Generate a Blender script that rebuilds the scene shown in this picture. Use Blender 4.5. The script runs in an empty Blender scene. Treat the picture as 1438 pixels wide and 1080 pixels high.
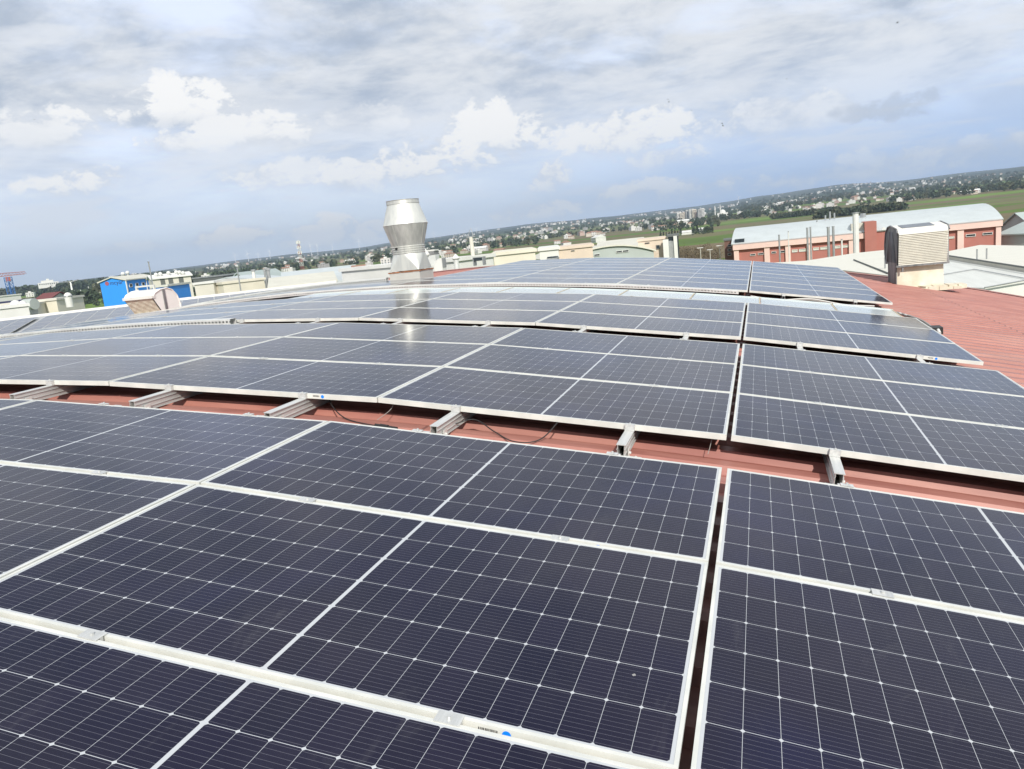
import bpy, bmesh, math, random
from mathutils import Vector, Matrix
rnd = random.Random(7)
S = bpy.context.scene
COL = S.collection
R = math.radians

# ------------------------------------------------------------------ camera
PW, PH, F = 1438, 1080, 1067.2            # photograph size, focal length in its pixels
ROLL, PITCH, YAW = R(6.0), R(10.57), R(-18.77)
CAM = Vector((0.2296, -3.8805, 1.2407))
fw = Vector((math.sin(YAW)*math.cos(PITCH), math.cos(YAW)*math.cos(PITCH), -math.sin(PITCH)))
rt0 = Vector((math.cos(YAW), -math.sin(YAW), 0)); up0 = rt0.cross(fw)
rt = math.cos(ROLL)*rt0 - math.sin(ROLL)*up0
up = math.sin(ROLL)*rt0 + math.cos(ROLL)*up0
cd = bpy.data.cameras.new('camera'); cam = bpy.data.objects.new('camera', cd); COL.objects.link(cam)
cd.sensor_width = 36; cd.lens = F/PW*36; cd.clip_start = .05; cd.clip_end = 40000
M = Matrix.Identity(4)
for i, v in enumerate((rt, up, -fw)):
    for j in range(3): M[j][i] = v[j]
M.translation = CAM
cam.matrix_world = M
S.camera = cam

def ray(px, py):
    d = fw + (px-PW/2)/F*rt - (py-PH/2)/F*up
    return d.normalized()
def at(px, py, dist):                      # a point seen there at that horizontal distance
    d = ray(px, py); t = dist/math.hypot(d.x, d.y)
    return CAM + d*t
def azel(px, py):
    d = ray(px, py); return math.atan2(d.x, d.y), math.asin(d.z)

# ------------------------------------------------------------------ world, sun
SUN_AZ, SUN_EL = R(153), R(35)
S.view_settings.view_transform = 'Standard'; S.view_settings.look = 'None'
S.view_settings.exposure = 0.02; S.view_settings.gamma = 1
sd = bpy.data.lights.new('sun', 'SUN'); sun = bpy.data.objects.new('sun', sd); COL.objects.link(sun)
sd.energy = 4.6; sd.angle = R(.6); sd.color = (1, .95, .86)
sdir = Vector((math.sin(SUN_AZ)*math.cos(SUN_EL), math.cos(SUN_AZ)*math.cos(SUN_EL), math.sin(SUN_EL)))
sun.rotation_euler = (-sdir).to_track_quat('-Z', 'Y').to_euler()
sun.location = (0, 0, 60)

class NT:
    """small helper for writing node maths"""
    def __init__(s, tree): s.t = tree; s.n = tree.nodes; s.l = tree.links
    def new(s, typ, **kw):
        n = s.n.new(typ)
        for k, v in kw.items(): setattr(n, k, v)
        return n
    def put(s, sock, v):
        if isinstance(v, bpy.types.NodeSocket): s.l.new(v, sock)
        elif v is not None: sock.default_value = v
    def m(s, op, a, b=None, c=None, clamp=False):
        n = s.n.new('ShaderNodeMath'); n.operation = op; n.use_clamp = clamp
        s.put(n.inputs[0], a); s.put(n.inputs[1], b); s.put(n.inputs[2], c)
        return n.outputs[0]
    def sstep(s, v, a, b, lo=0., hi=1.):
        n = s.n.new('ShaderNodeMapRange'); n.interpolation_type = 'SMOOTHSTEP'
        s.put(n.inputs['Value'], v)
        for k, x in zip(('From Min', 'From Max', 'To Min', 'To Max'), (a, b, lo, hi)): n.inputs[k].default_value = x
        return n.outputs['Result']
    def mix(s, f, a, b, mode='MIX'):
        n = s.n.new('ShaderNodeMix'); n.data_type = 'RGBA'; n.blend_type = mode
        s.put(n.inputs['Factor'], f)
        for k, v in (('A', a), ('B', b)):
            so = [i for i in n.inputs if i.name == k and i.type == 'RGBA'][0]
            s.put(so, (*v, 1) if isinstance(v, tuple) and len(v) == 3 else v)
        return [o for o in n.outputs if o.type == 'RGBA'][0]
    def noise(s, vec, scale, detail=4, rough=.5, dist=0., dim='3D'):
        n = s.n.new('ShaderNodeTexNoise'); n.noise_dimensions = dim
        s.put(n.inputs['Vector'], vec)
        n.inputs['Scale'].default_value = scale; n.inputs['Detail'].default_value = detail
        n.inputs['Roughness'].default_value = rough; n.inputs['Distortion'].default_value = dist
        return n.outputs['Fac']
    def comb(s, x, y, z=0.):
        n = s.n.new('ShaderNodeCombineXYZ')
        for i, v in enumerate((x, y, z)): s.put(n.inputs[i], v)
        return n.outputs[0]

W = bpy.data.worlds.new('World'); S.world = W; W.use_nodes = True
w = NT(W.node_tree); w.n.clear()
out = w.new('ShaderNodeOutputWorld'); bg = w.new('ShaderNodeBackground')
w.l.new(bg.outputs[0], out.inputs[0])
sky = w.new('ShaderNodeTexSky', sky_type='NISHITA', sun_disc=False, sun_elevation=SUN_EL, sun_rotation=SUN_AZ,
            altitude=100, air_density=1.0, dust_density=.6, ozone_density=2.5)
bg.inputs['Strength'].default_value = .12
tc = w.new('ShaderNodeTexCoord'); sep = w.new('ShaderNodeSeparateXYZ'); w.l.new(tc.outputs['Generated'], sep.inputs[0])
dx, dy, dz = sep.outputs
zc = w.m('MAXIMUM', dz, 0.0)
den = w.m('ADD', zc, .20)
cx, cy = w.m('DIVIDE', dx, den), w.m('DIVIDE', dy, den)
pv = w.comb(cx, cy, 0)
elv = w.m('ARCSINE', dz); azv = w.m('ARCTAN2', dx, dy)
K = 1/.12                                   # cloud radiances below are written as seen; the Background scales them
def rad(c): return tuple(x*K for x in c)
n1 = w.noise(pv, 1.0, 9, .56, .25)
n2 = w.noise(w.comb(w.m('ADD', cx, 3.1), w.m('ADD', cy, 7.7), 2.), 2.1, 12, .64, .25)
n3 = w.noise(w.comb(w.m('MULTIPLY', azv, 1.), w.m('MULTIPLY', elv, 4.2), 5.), 5.5, 8, .60, .3)
skyb = w.mix(1.0, sky.outputs[0], (.62, .80, 1.16), 'MULTIPLY')
# low band: blue, a little milky
bcol = w.mix(w.m('MULTIPLY', w.sstep(azv, -.45, .05), w.sstep(elv, .16, .03)), rad((1.10, 1.16, 1.25)), rad((.54, .74, 1.18)))
band = w.mix(.75, skyb, bcol)
deck = w.mix(w.sstep(n2, .36, .62), rad((.44, .515, .635)), rad((.82, .845, .88)))
deckmask = w.m('MULTIPLY', w.sstep(n1, .35, .50, .0, 1.), w.sstep(dz, .04, .22, .15, 1.))
c0 = w.mix(deckmask, band, deck)
streak = w.m('MULTIPLY', w.sstep(n3, .49, .64), w.sstep(dz, .01, .06, .2, .55))
c1 = w.mix(streak, c0, rad((.90, .92, .95)))
# single bright cumulus heads: (photo x, y, half width, half height in photo pixels, strength)
nb = w.noise(w.comb(w.m('MULTIPLY', azv, 1.), w.m('MULTIPLY', elv, 1.5), 0.), 19., 11, .66, .2)
nbl = w.noise(w.comb(w.m('MULTIPLY', azv, 1.), w.m('MULTIPLY', elv, 1.4), 4.), 7., 3, .5, .2)
nb2 = w.m('ADD', w.m('MULTIPLY', w.m('SUBTRACT', nb, .5), 4.4), w.m('MULTIPLY', w.m('SUBTRACT', nbl, .5), 2.6))
best = None
for (px, py, hw, hh, st) in [(250, 150, 66, 30, 1), (140, 160, 60, 22, .9), (70, 180, 50, 22, .7), (345, 183, 75, 22, .9), (245, 200, 50, 14, .8),
                             (108, 257, 48, 18, .9), (695, 190, 70, 36, 1), (650, 215, 70, 30, 1), (590, 235, 70, 22, .95), (500, 248, 55, 20, .85), (400, 252, 70, 18, .7),
                             (895, 190, 80, 30, .9), (930, 222, 60, 16, .6), (770, 250, 24, 20, .8), (470, 328, 90, 20, 1), (330, 334, 60, 14, 1),
                             (180, 350, 45, 8, .5), (1080, 170, 120, 22, .55), (1330, 215, 140, 18, .5), (1180, 245, 150, 14, .5), (760, 296, 70, 14, .8), (930, 265, 110, 14, .7),
                             (520, 170, 60, 18, .45), (860, 285, 110, 12, .4)]:
    a, e = azel(px, py)
    u = w.m('DIVIDE', w.m('SUBTRACT', azv, a), hw*1.22/F); v = w.m('DIVIDE', w.m('SUBTRACT', elv, e), hh*1.25/F)
    d2 = w.m('ADD', w.m('MULTIPLY', u, u), w.m('MULTIPLY', v, v))
    val = w.m('SUBTRACT', 1.0, d2)
    val = w.m('ADD', val, nb2)
    mk = w.m('MULTIPLY', w.m('MULTIPLY', w.sstep(val, -.05, .80), w.sstep(v, -1.1, .0, .15, 1.)), st)
    best = mk if best is None else w.m('MAXIMUM', best, mk)
cum = w.mix(w.sstep(w.m('ADD', nb, w.m('MULTIPLY', w.m('SUBTRACT', best, .6), .25)), .38, .58), rad((.77, .80, .85)), rad((1.06, 1.05, 1.03)))
c2 = w.mix(best, c1, cum)
# dark blue cloud at the right
a, e = azel(1255, 150)
u = w.m('DIVIDE', w.m('SUBTRACT', azv, a), 62/F); v = w.m('DIVIDE', w.m('SUBTRACT', elv, e), 18/F)
mk = w.sstep(w.m('ADD', w.m('SUBTRACT', 1., w.m('ADD', w.m('MULTIPLY', u, u), w.m('MULTIPLY', v, v))), nb2), .0, .8, 0, .6)
c3 = w.mix(mk, c2, rad((.50, .57, .69)))
w.l.new(c3, bg.inputs['Color'])

# ------------------------------------------------------------------ helpers
def link(o): COL.objects.link(o); return o
def tag(o, label=None, cat=None, group=None, kind=None):
    if label: o['label'] = label
    if cat: o['category'] = cat
    if group: o['group'] = group
    if kind: o['kind'] = kind
    return o
def thing(name, loc=(0, 0, 0), rz=0, ry=0):
    o = bpy.data.objects.new(name, None); o.empty_display_size = .2; link(o)
    o.location = loc; o.rotation_euler = (0, ry, rz); return o
def copy_tree(o, parent=None):
    c = o.copy(); link(c)
    if parent is not None: c.parent = parent
    for ch in list(o.children): copy_tree(ch, c)
    return c

class MB:
    def __init__(s): s.v = []; s.f = []; s.mi = []; s.uv = {}
    def add(s, vs, fs, mi=0):
        b = len(s.v); s.v += [tuple(x) for x in vs]
        for f in fs: s.f.append(tuple(b+i for i in f)); s.mi.append(mi)
        return s
    def box(s, x0, x1, y0, y1, z0, z1, mi=0, T=None):
        vs = [Vector((x, y, z)) for z in (z0, z1) for y in (y0, y1) for x in (x0, x1)]
        if T is not None: vs = [T @ v for v in vs]
        return s.add(vs, [(0, 2, 3, 1), (4, 5, 7, 6), (0, 1, 5, 4), (2, 6, 7, 3), (0, 4, 6, 2), (1, 3, 7, 5)], mi)
    def prism(s, prof, y0, y1, mi=0, axis='y', caps=True):      # profile in (a, z), extruded along y (or x)
        n = len(prof)
        def P(a, z, t): return (a, t, z) if axis == 'y' else (t, a, z)
        vs = [P(a, z, y0) for a, z in prof] + [P(a, z, y1) for a, z in prof]
        fs = [(i, (i+1) % n, n+(i+1) % n, n+i) for i in range(n)]
        if caps: fs += [tuple(range(n-1, -1, -1)), tuple(range(n, 2*n))]
        return s.add(vs, fs, mi)
    def cyl(s, p0, p1, r0, r1=None, n=12, mi=0, caps=True):
        p0, p1 = Vector(p0), Vector(p1); r1 = r0 if r1 is None else r1
        d = (p1-p0).normalized(); a = d.orthogonal().normalized(); b = d.cross(a)
        vs = [p0+r0*(math.cos(t)*a+math.sin(t)*b) for t in [2*math.pi*i/n for i in range(n)]]
        vs += [p1+r1*(math.cos(t)*a+math.sin(t)*b) for t in [2*math.pi*i/n for i in range(n)]]
        fs = [(i, (i+1) % n, n+(i+1) % n, n+i) for i in range(n)]
        if caps: fs += [tuple(range(n-1, -1, -1)), tuple(range(n, 2*n))]
        return s.add(vs, fs, mi)
    def lathe(s, prof, n=32, c=(0, 0, 0), mi=0):
        vs = [(c[0]+r*math.cos(2*math.pi*i/n), c[1]+r*math.sin(2*math.pi*i/n), c[2]+z) for r, z in prof for i in range(n)]
        fs = [(k*n+i, k*n+(i+1) % n, (k+1)*n+(i+1) % n, (k+1)*n+i) for k in range(len(prof)-1) for i in range(n)]
        return s.add(vs, fs, mi)
    def tube(s, pts, r, n=6, mi=0):
        pts = [Vector(p) for p in pts]; rings = []
        for i, p in enumerate(pts):
            d = (pts[min(i+1, len(pts)-1)]-pts[max(i-1, 0)]).normalized()
            a = d.cross(Vector((.1, .2, 1))).normalized(); b = d.cross(a)
            rings.append([p+r*(math.cos(2*math.pi*k/n)*a+math.sin(2*math.pi*k/n)*b) for k in range(n)])
        vs = [v for q in rings for v in q]
        fs = [(i*n+k, i*n+(k+1) % n, (i+1)*n+(k+1) % n, (i+1)*n+k) for i in range(len(pts)-1) for k in range(n)]
        return s.add(vs, fs, mi)
    def mesh(s, name, mats, smooth=False):
        me = bpy.data.meshes.new(name); me.from_pydata(s.v, [], s.f)
        for m in (mats if isinstance(mats, (list, tuple)) else [mats]): me.materials.append(m)
        me.polygons.foreach_set('material_index', s.mi)
        if smooth: me.polygons.foreach_set('use_smooth', [True]*len(s.f))
        me.update(); return me
    def build(s, name, mats, parent=None, smooth=False):
        o = bpy.data.objects.new(name, s.mesh(name, mats, smooth)); link(o)
        if parent is not None: o.parent = parent
        return o

def mat(name, col, rough=.6, metal=0., var=.12, scale=3., spec=.5, bump=0., col2=None, stretch=None):
    m = bpy.data.materials.new(name); m.use_nodes = True
    t = NT(m.node_tree); b = t.n['Principled BSDF']
    b.inputs['Roughness'].default_value = rough; b.inputs['Metallic'].default_value = metal
    b.inputs['Specular IOR Level'].default_value = spec
    tcn = t.new('ShaderNodeTexCoord'); vec = tcn.outputs['Object']
    if stretch:
        mp = t.new('ShaderNodeMapping'); t.l.new(vec, mp.inputs[0]); mp.inputs['Scale'].default_value = stretch; vec = mp.outputs[0]
    nz = t.noise(vec, scale, 6, .6)
    lo = tuple(c*(1-var) for c in col) if col2 is None else col
    hi = tuple(min(1, c*(1+var)) for c in col) if col2 is None else col2
    t.l.new(t.mix(t.sstep(nz, .3, .7), lo, hi), b.inputs['Base Color'])
    if bump:
        bp = t.new('ShaderNodeBump'); bp.inputs['Strength'].default_value = bump; bp.inputs['Distance'].default_value = .02
        t.l.new(nz, bp.inputs['Height']); t.l.new(bp.outputs[0], b.inputs['Normal'])
    return m

# ------------------------------------------------------------------ roof geometry (barrel vault fitted to the photograph)
X0, Z0, RR = -8.8412, -57.9751, 58.6481     # the circle the panel tops lie on
def zc_(x, d=0.): return Z0 + math.sqrt((RR+d)**2-(x-X0)**2)
PL, PWD, RG = 2.278, 1.134, .022
PIT = PWD+RG
TH = .035
angs = [9.74, 7.66, 5.27, 3.11, .9, -1.32, -3.54, -5.76, -7.98]
cols = {}
e = Vector((0, 0)); a1 = R(angs[1])
l1 = e-PL*Vector((math.cos(a1), -math.sin(a1))); cols[1] = (l1, e, a1)
a0 = R(angs[0]); s0 = e+.028*Vector((math.cos(R(8.7)), -math.sin(R(8.7))))
cols[0] = (s0, s0+PL*Vector((math.cos(a0), -math.sin(a0))), a0)
prev = l1
for k in range(2, 9):
    am = R((angs[k-1]+angs[k])/2); r_ = prev-.0104*Vector((math.cos(am), -math.sin(am)))
    ak = R(angs[k]); prev = r_-PL*Vector((math.cos(ak), -math.sin(ak))); cols[k] = (prev, r_, ak)
ARR = {'nearest': (0-3*PIT, [(c, r) for c in range(0, 4) for r in range(3)]),
       'second': (.6005, [(c, r) for c in range(0, 6) for r in range(3)]),
       'third': (4.512, [(c, r) for c in range(0, 7) for r in range(3)]),
       'far': (9.95, [(c, r) for c in range(0, 4) for r in range(8)]+[(c, r) for c in range(4, 9) for r in range(2)])}

# ------------------------------------------------------------------ materials
def cell_material():
    m = bpy.data.materials.new('solar_cells'); m.use_nodes = True
    t = NT(m.node_tree); b = t.n['Principled BSDF']
    uvn = t.new('ShaderNodeUVMap'); sp = t.new('ShaderNodeSeparateXYZ'); t.l.new(uvn.outputs[0], sp.inputs[0])
    u, v = sp.outputs[0], sp.outputs[1]        # metres from the panel's centre
    pu, pvv, cg = .0926, .1825, .0065
    au = t.m('ABSOLUTE', u)
    us = t.m('DIVIDE', t.m('SUBTRACT', au, cg), pu)
    vs = t.m('DIVIDE', t.m('ADD', v, 3*pvv), pvv)
    fu = t.m('ABSOLUTE', t.m('SUBTRACT', t.m('FRACT', us), .5)); fv = t.m('ABSOLUTE', t.m('SUBTRACT', t.m('FRACT', vs), .5))
    du = t.m('MULTIPLY', t.m('SUBTRACT', .5, fu), pu); dv = t.m('MULTIPLY', t.m('SUBTRACT', .5, fv), pvv)
    lu = t.m('LESS_THAN', du, .0006); lv = t.m('LESS_THAN', dv, .0010)
    dia = t.m('LESS_THAN', t.m('ADD', du, dv), .0075)
    mid = t.m('LESS_THAN', au, cg)
    endu = t.m('GREATER_THAN', au, cg+12*pu); endv = t.m('GREATER_THAN', t.m('ABSOLUTE', v), 3*pvv)
    white = lu
    for q in (lv, dia, mid, endu, endv): white = t.m('MAXIMUM', white, q)
    fb = t.m('ABSOLUTE', t.m('SUBTRACT', t.m('FRACT', t.m('MULTIPLY', vs, 10.)), .5))
    bus = t.m('LESS_THAN', t.m('MULTIPLY', fb, pvv/10), .00042)
    # every cell a little different; the panel's index gives each panel its own cast
    oi = t.new('ShaderNodeObjectInfo')
    wn = t.new('ShaderNodeTexWhiteNoise'); wn.noise_dimensions = '3D'
    sg = t.m('SIGN', u)
    t.l.new(t.comb(t.m('MULTIPLY', t.m('ADD', t.m('FLOOR', us), 1.), sg), t.m('FLOOR', vs), t.m('MULTIPLY', oi.outputs['Random'], 37.)), wn.inputs[0])
    tcn = t.new('ShaderNodeTexCoord'); gm = t.new('ShaderNodeNewGeometry')
    big = t.noise(gm.outputs['Position'], .9, 3, .5)
    cell = t.mix(wn.outputs[0], (.0045, .0040, .0190), (.0085, .0068, .0250))
    cell = t.mix(t.sstep(big, .45, .75, 0, .5), cell, (.006, .009, .060))
    c = t.mix(t.m('MULTIPLY', bus, .55), cell, (.24, .24, .28))
    c = t.mix(white, c, (.50, .52, .54))
    dust = t.noise(gm.outputs['Position'], 5., 8, .68)
    c = t.mix(t.sstep(dust, .45, .85, .001, .022), c, (.42, .40, .37))
    vr = t.new('ShaderNodeTexVoronoi'); vr.inputs['Scale'].default_value = 2.6; t.l.new(gm.outputs['Position'], vr.inputs['Vector'])
    vsep = t.new('ShaderNodeSeparateColor'); t.l.new(vr.outputs['Color'], vsep.inputs[0])
    spot = t.m('MULTIPLY', t.m('LESS_THAN', t.m('ADD', vr.outputs['Distance'], t.m('MULTIPLY', t.m('SUBTRACT', t.noise(gm.outputs['Position'], 60., 3, .6), .5), .05)), t.m('MULTIPLY', vsep.outputs[1], .022)), t.m('GREATER_THAN', vsep.outputs[0], .6))
    c = t.mix(t.m('MULTIPLY', spot, .55), c, (.55, .54, .50))
    smp = t.new('ShaderNodeMapping'); smp.inputs['Scale'].default_value = (3., 1.1, 1); t.l.new(gm.outputs['Position'], smp.inputs[0])
    smear = t.noise(smp.outputs[0], 2.4, 7, .7, 1.2)
    c = t.mix(t.sstep(smear, .56, .80, 0, .055), c, (.45, .45, .44))
    b.inputs['Sheen Weight'].default_value = .06; b.inputs['Sheen Roughness'].default_value = .2; b.inputs['Sheen Tint'].default_value = (.86, .88, .86, 1)
    t.l.new(c, b.inputs['Base Color'])
    t.l.new(t.sstep(t.m('MULTIPLY', t.m('ADD', dust, smear), .5), .3, .75, .07, .15), b.inputs['Roughness'])
    b.inputs['IOR'].default_value = 1.32
    return m
M_cell = cell_material()
M_alu = mat('frame_aluminium', (.57, .58, .545), .40, .0, 0, 6., col2=(.69, .69, .645))
M_rail = mat('rail_aluminium', (.50, .51, .50), .36, .3, 0, 6., col2=(.68, .68, .66), stretch=(8, .4, 8))
M_galv = mat('galvanised_sheet', (.76, .77, .74), .36, .35, .08, 5.)
M_white = mat('white_paint', (.68, .67, .635), .5, 0, .06, 2.)
M_under = mat('shade_painted_backsheet', (.06, .06, .06), .7)  # white backsheet painted dark, to deepen the shade in gaps and under panels
M_blue_dot = mat('blue_sticker', (.0, .22, .85), .5)
M_ink = mat('dark_ink', (.03, .03, .035), .6)
M_black = mat('black_rubber', (.018, .018, .018), .5)
M_cable = mat('grey_cable', (.30, .29, .27), .5)
def roof_material():
    m = mat('red_roof_sheet', (.40, .135, .10), .42, 0, 0, 1.)
    t = NT(m.node_tree); b = t.n['Principled BSDF']
    for l in list(b.inputs['Base Color'].links): t.l.remove(l)
    g = t.new('ShaderNodeNewGeometry'); mp = t.new('ShaderNodeMapping'); mp.inputs['Scale'].default_value = (.45, 3.2, 1)
    t.l.new(g.outputs['Position'], mp.inputs[0])
    a = t.noise(mp.outputs[0], 2.2, 8, .65, .4); d = t.noise(g.outputs['Position'], .5, 4, .5); s = t.noise(g.outputs['Position'], 30., 4, .7)
    c = t.mix(t.sstep(a, .3, .72), (.30, .108, .088), (.43, .19, .15))
    c = t.mix(t.sstep(d, .45, .75, 0, .5), c, (.41, .22, .18))
    c = t.mix(t.sstep(s, .60, .80, 0, .4), c, (.22, .10, .08))
    mp2 = t.new('ShaderNodeMapping'); mp2.inputs['Scale'].default_value = (.12, 4., 1); t.l.new(g.outputs['Position'], mp2.inputs[0])
    st_ = t.noise(mp2.outputs[0], 1.6, 6, .7); c = t.mix(t.sstep(st_, .50, .72, 0, .55), c, (.27, .13, .11))
    sx = t.new('ShaderNodeSeparateXYZ'); t.l.new(g.outputs['Position'], sx.inputs[0])
    lap = t.m('LESS_THAN', t.m('FRACT', t.m('MULTIPLY', t.m('ADD', sx.outputs[0], 30.9), 1/5.8)), .004); c = t.mix(t.m('MULTIPLY', lap, .7), c, (.16, .07, .06))
    t.l.new(c, b.inputs['Base Color'])
    return m
M_red = roof_material()
M_cover = mat('cover_plate_metal', (.70, .745, .72), .17, .45, .05, 3.)
M_seam = mat('tan_seam', (.50, .42, .30), .7, 0, .2, 14.)
M_rust = mat('rusty_seam', (.36, .16, .08), .75, .2, .35, 14.)
M_louvre = mat('louvre_paint', (.66, .64, .56), .55, 0, .06, 6.)
M_weather = mat('weathered_grey_metal', (.10, .105, .11), .6, .4, 0, 4., col2=(.32, .32, .32), stretch=(1, 1, .15))
M_plaster = mat('cream_plaster', (.62, .55, .42), .85, 0, 0, 2.2, col2=(.76, .71, .60), bump=.3)
M_dark = mat('dark_void', (.02, .02, .022), .7)

# ------------------------------------------------------------------ the factory roof the panels stand on
fac = tag(thing('factory_building', (X0, 6, -11)), 'vaulted factory with red corrugated metal roof carrying the near solar arrays', 'building')
def local(o, pts): return [(p[0]-o.location.x, p[1]-o.location.y, p[2]-o.location.z) for p in pts]
DR = .145                                    # panel tops above the rib tops
def roof_mesh(x0, x1, y0, y1, d):
    mb = MB(); prof = []
    y = y0; pit = .30
    while y < y1-pit*.5:
        for dy_, h in ((0, -.047), (.125, -.047), (.160, 0), (.255, 0), (.290, -.047)): prof.append((y+dy_, h))
        y += pit
    prof.append((y, -.047))
    nx = 84; n = len(prof)
    vs = [(x0+(x1-x0)*i/nx, yy, zc_(x0+(x1-x0)*i/nx, d+h)) for i in range(nx+1) for yy, h in prof]
    fs = [(i*n+k, (i+1)*n+k, (i+1)*n+k+1, i*n+k+1) for i in range(nx) for k in range(n-1)]
    return mb.add(local(fac, vs), fs)
RX0, RX1, RY0, RY1 = -26.5, 9.6, -9.0, 19.75
roof_mesh(RX0, RX1, RY0, RY1, -DR).build('roof', M_red, fac)
mb = MB()
for yy in (RY0+.02, RY1-.02):
    xs = [RX0+.1+(RX1-RX0-.2)*i/40 for i in range(41)]
    vs = [(x, yy, zc_(x, -DR-.06)) for x in xs]+[(x, yy, -11) for x in xs]
    mb.add(local(fac, vs), [(i, i+1, 42+i, 41+i) for i in range(40)])
for xx in (RX0+.1, RX1-.1):
    z1 = zc_(xx, -DR-.06)
    mb.add(local(fac, [(xx, RY0, -11), (xx, RY1, -11), (xx, RY1, z1), (xx, RY0, z1)]), [(0, 1, 2, 3)])
mb.build('wall', M_plaster, fac)
mb = MB()
xs = [RX0+(RX1-RX0)*i/60 for i in range(61)]
vs = [(x, RY1+o, zc_(x, -DR+h)) for x in xs for o, h in ((-.16, .012), (-.02, .03), (.05, .012), (.05, -.15))]
mb.add(local(fac, vs), [(i*4+k, i*4+4+k, i*4+5+k, i*4+1+k) for i in range(60) for k in range(3)])
mb.build('edge_flashing', M_red, fac)

# ------------------------------------------------------------------ solar panels
def make_panel(detail=True):
    p = thing('solar_panel')
    hx, hy, b_, lip = PL/2, PWD/2, .0115, .0015
    fr = MB()
    for (x0, x1, y0, y1) in ((-hx, hx, -hy, -hy+b_), (-hx, hx, hy-b_, hy), (-hx, -hx+b_, -hy+b_, hy-b_), (hx-b_, hx, -hy+b_, hy-b_)):
        fr.box(x0, x1, y0, y1, 0, TH)
    fr.build('frame', M_alu, p)
    g = MB(); q = (hx-b_, hy-b_)
    g.add([(-q[0], -q[1], TH-lip), (q[0], -q[1], TH-lip), (q[0], q[1], TH-lip), (-q[0], q[1], TH-lip)], [(0, 1, 2, 3)])
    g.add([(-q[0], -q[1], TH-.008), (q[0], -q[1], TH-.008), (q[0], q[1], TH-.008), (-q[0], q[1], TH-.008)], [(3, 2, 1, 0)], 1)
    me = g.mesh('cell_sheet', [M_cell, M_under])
    uv = me.uv_layers.new(name='UVMap')
    for lp in me.loops: uv.data[lp.index].uv = me.vertices[lp.vertex_index].co[:2]
    o = bpy.data.objects.new('cell_sheet', me); link(o); o.parent = p
    return p
def add_sticker(p):
    hy = PWD/2
    if 1:
        s = MB(); c = (PL*.25+.15, -hy-.0012, TH*.5)
        n = 20; s.add([(c[0]+.012*math.cos(2*math.pi*i/n), c[1], c[2]+.012*math.sin(2*math.pi*i/n)) for i in range(n)], [tuple(range(n))])
        s.add([(c[0]+.012*math.cos(2*math.pi*i/n), c[1]+.001, c[2]+.012*math.sin(2*math.pi*i/n)) for i in range(n)], [tuple(range(n-1, -1, -1))])
        s.build('sticker', M_blue_dot, p)
        s = MB()
        x = c[0]-.075
        for k in range(14):
            w_ = rnd.choice((.0012, .0018, .0026)); s.box(x, x+w_, -hy-.001, -hy-.0002, TH*.42, TH*.42+.010); x += w_+rnd.choice((.0014, .0022))
        s.build('serial_mark', M_ink, p)
colname = ['right of the long dark gap', 'just left of the long dark gap', 'second column left of dark gap', 'third column left of dark gap',
           'fourth column left of dark gap', 'fifth column left of dark gap', 'sixth column left of dark gap', 'seventh column left of dark gap',
           'eighth column left of dark gap']
ORD = ['first', 'second', 'third', 'fourth', 'fifth', 'sixth', 'seventh', 'eighth', 'ninth', 'tenth', 'eleventh', 'twelfth', 'thirteenth', 'fourteenth',
       'fifteenth', 'sixteenth', 'seventeenth', 'eighteenth', 'nineteenth', 'twentieth', 'twenty-first', 'twenty-second', 'twenty-third', 'twenty-fourth', 'twenty-fifth', 'twenty-sixth']
marked = []
proto = make_panel(True); proto_far = None
first = True
for an, (y0, cells) in ARR.items():
    for c, r in cells:
        if an != 'far':
            o = proto if first else copy_tree(proto); first = False
        else:
            if proto_far is None: proto_far = make_panel(False); o = proto_far
            else: o = copy_tree(proto_far)
        L_, R_, a = cols[c]
        mid = (L_+R_)/2; nrm = Vector((math.sin(a), math.cos(a)))
        b_ = mid-TH*nrm
        o.location = (b_.x, y0+(r+.5)*PIT, b_.y+rnd.uniform(-.0015, .0015)); o.rotation_euler = (rnd.uniform(-.0012, .0012), a+rnd.uniform(-.001, .001), 0)
        if an != 'far': rw = ('nearest row', 'middle row', 'farthest row')[r]
        else: rw = ORD[r]+' row back'
        if (an, c, r) in (('nearest', 1, 1), ('nearest', 1, 2), ('second', 2, 0), ('third', 0, 0)): marked.append(o)
        tag(o, 'solar panel in the %s array, %s, %s' % (an, rw, colname[c]), 'solar panel', 'solar panels on the red vaulted roof')

for o in marked: add_sticker(o)

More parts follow.
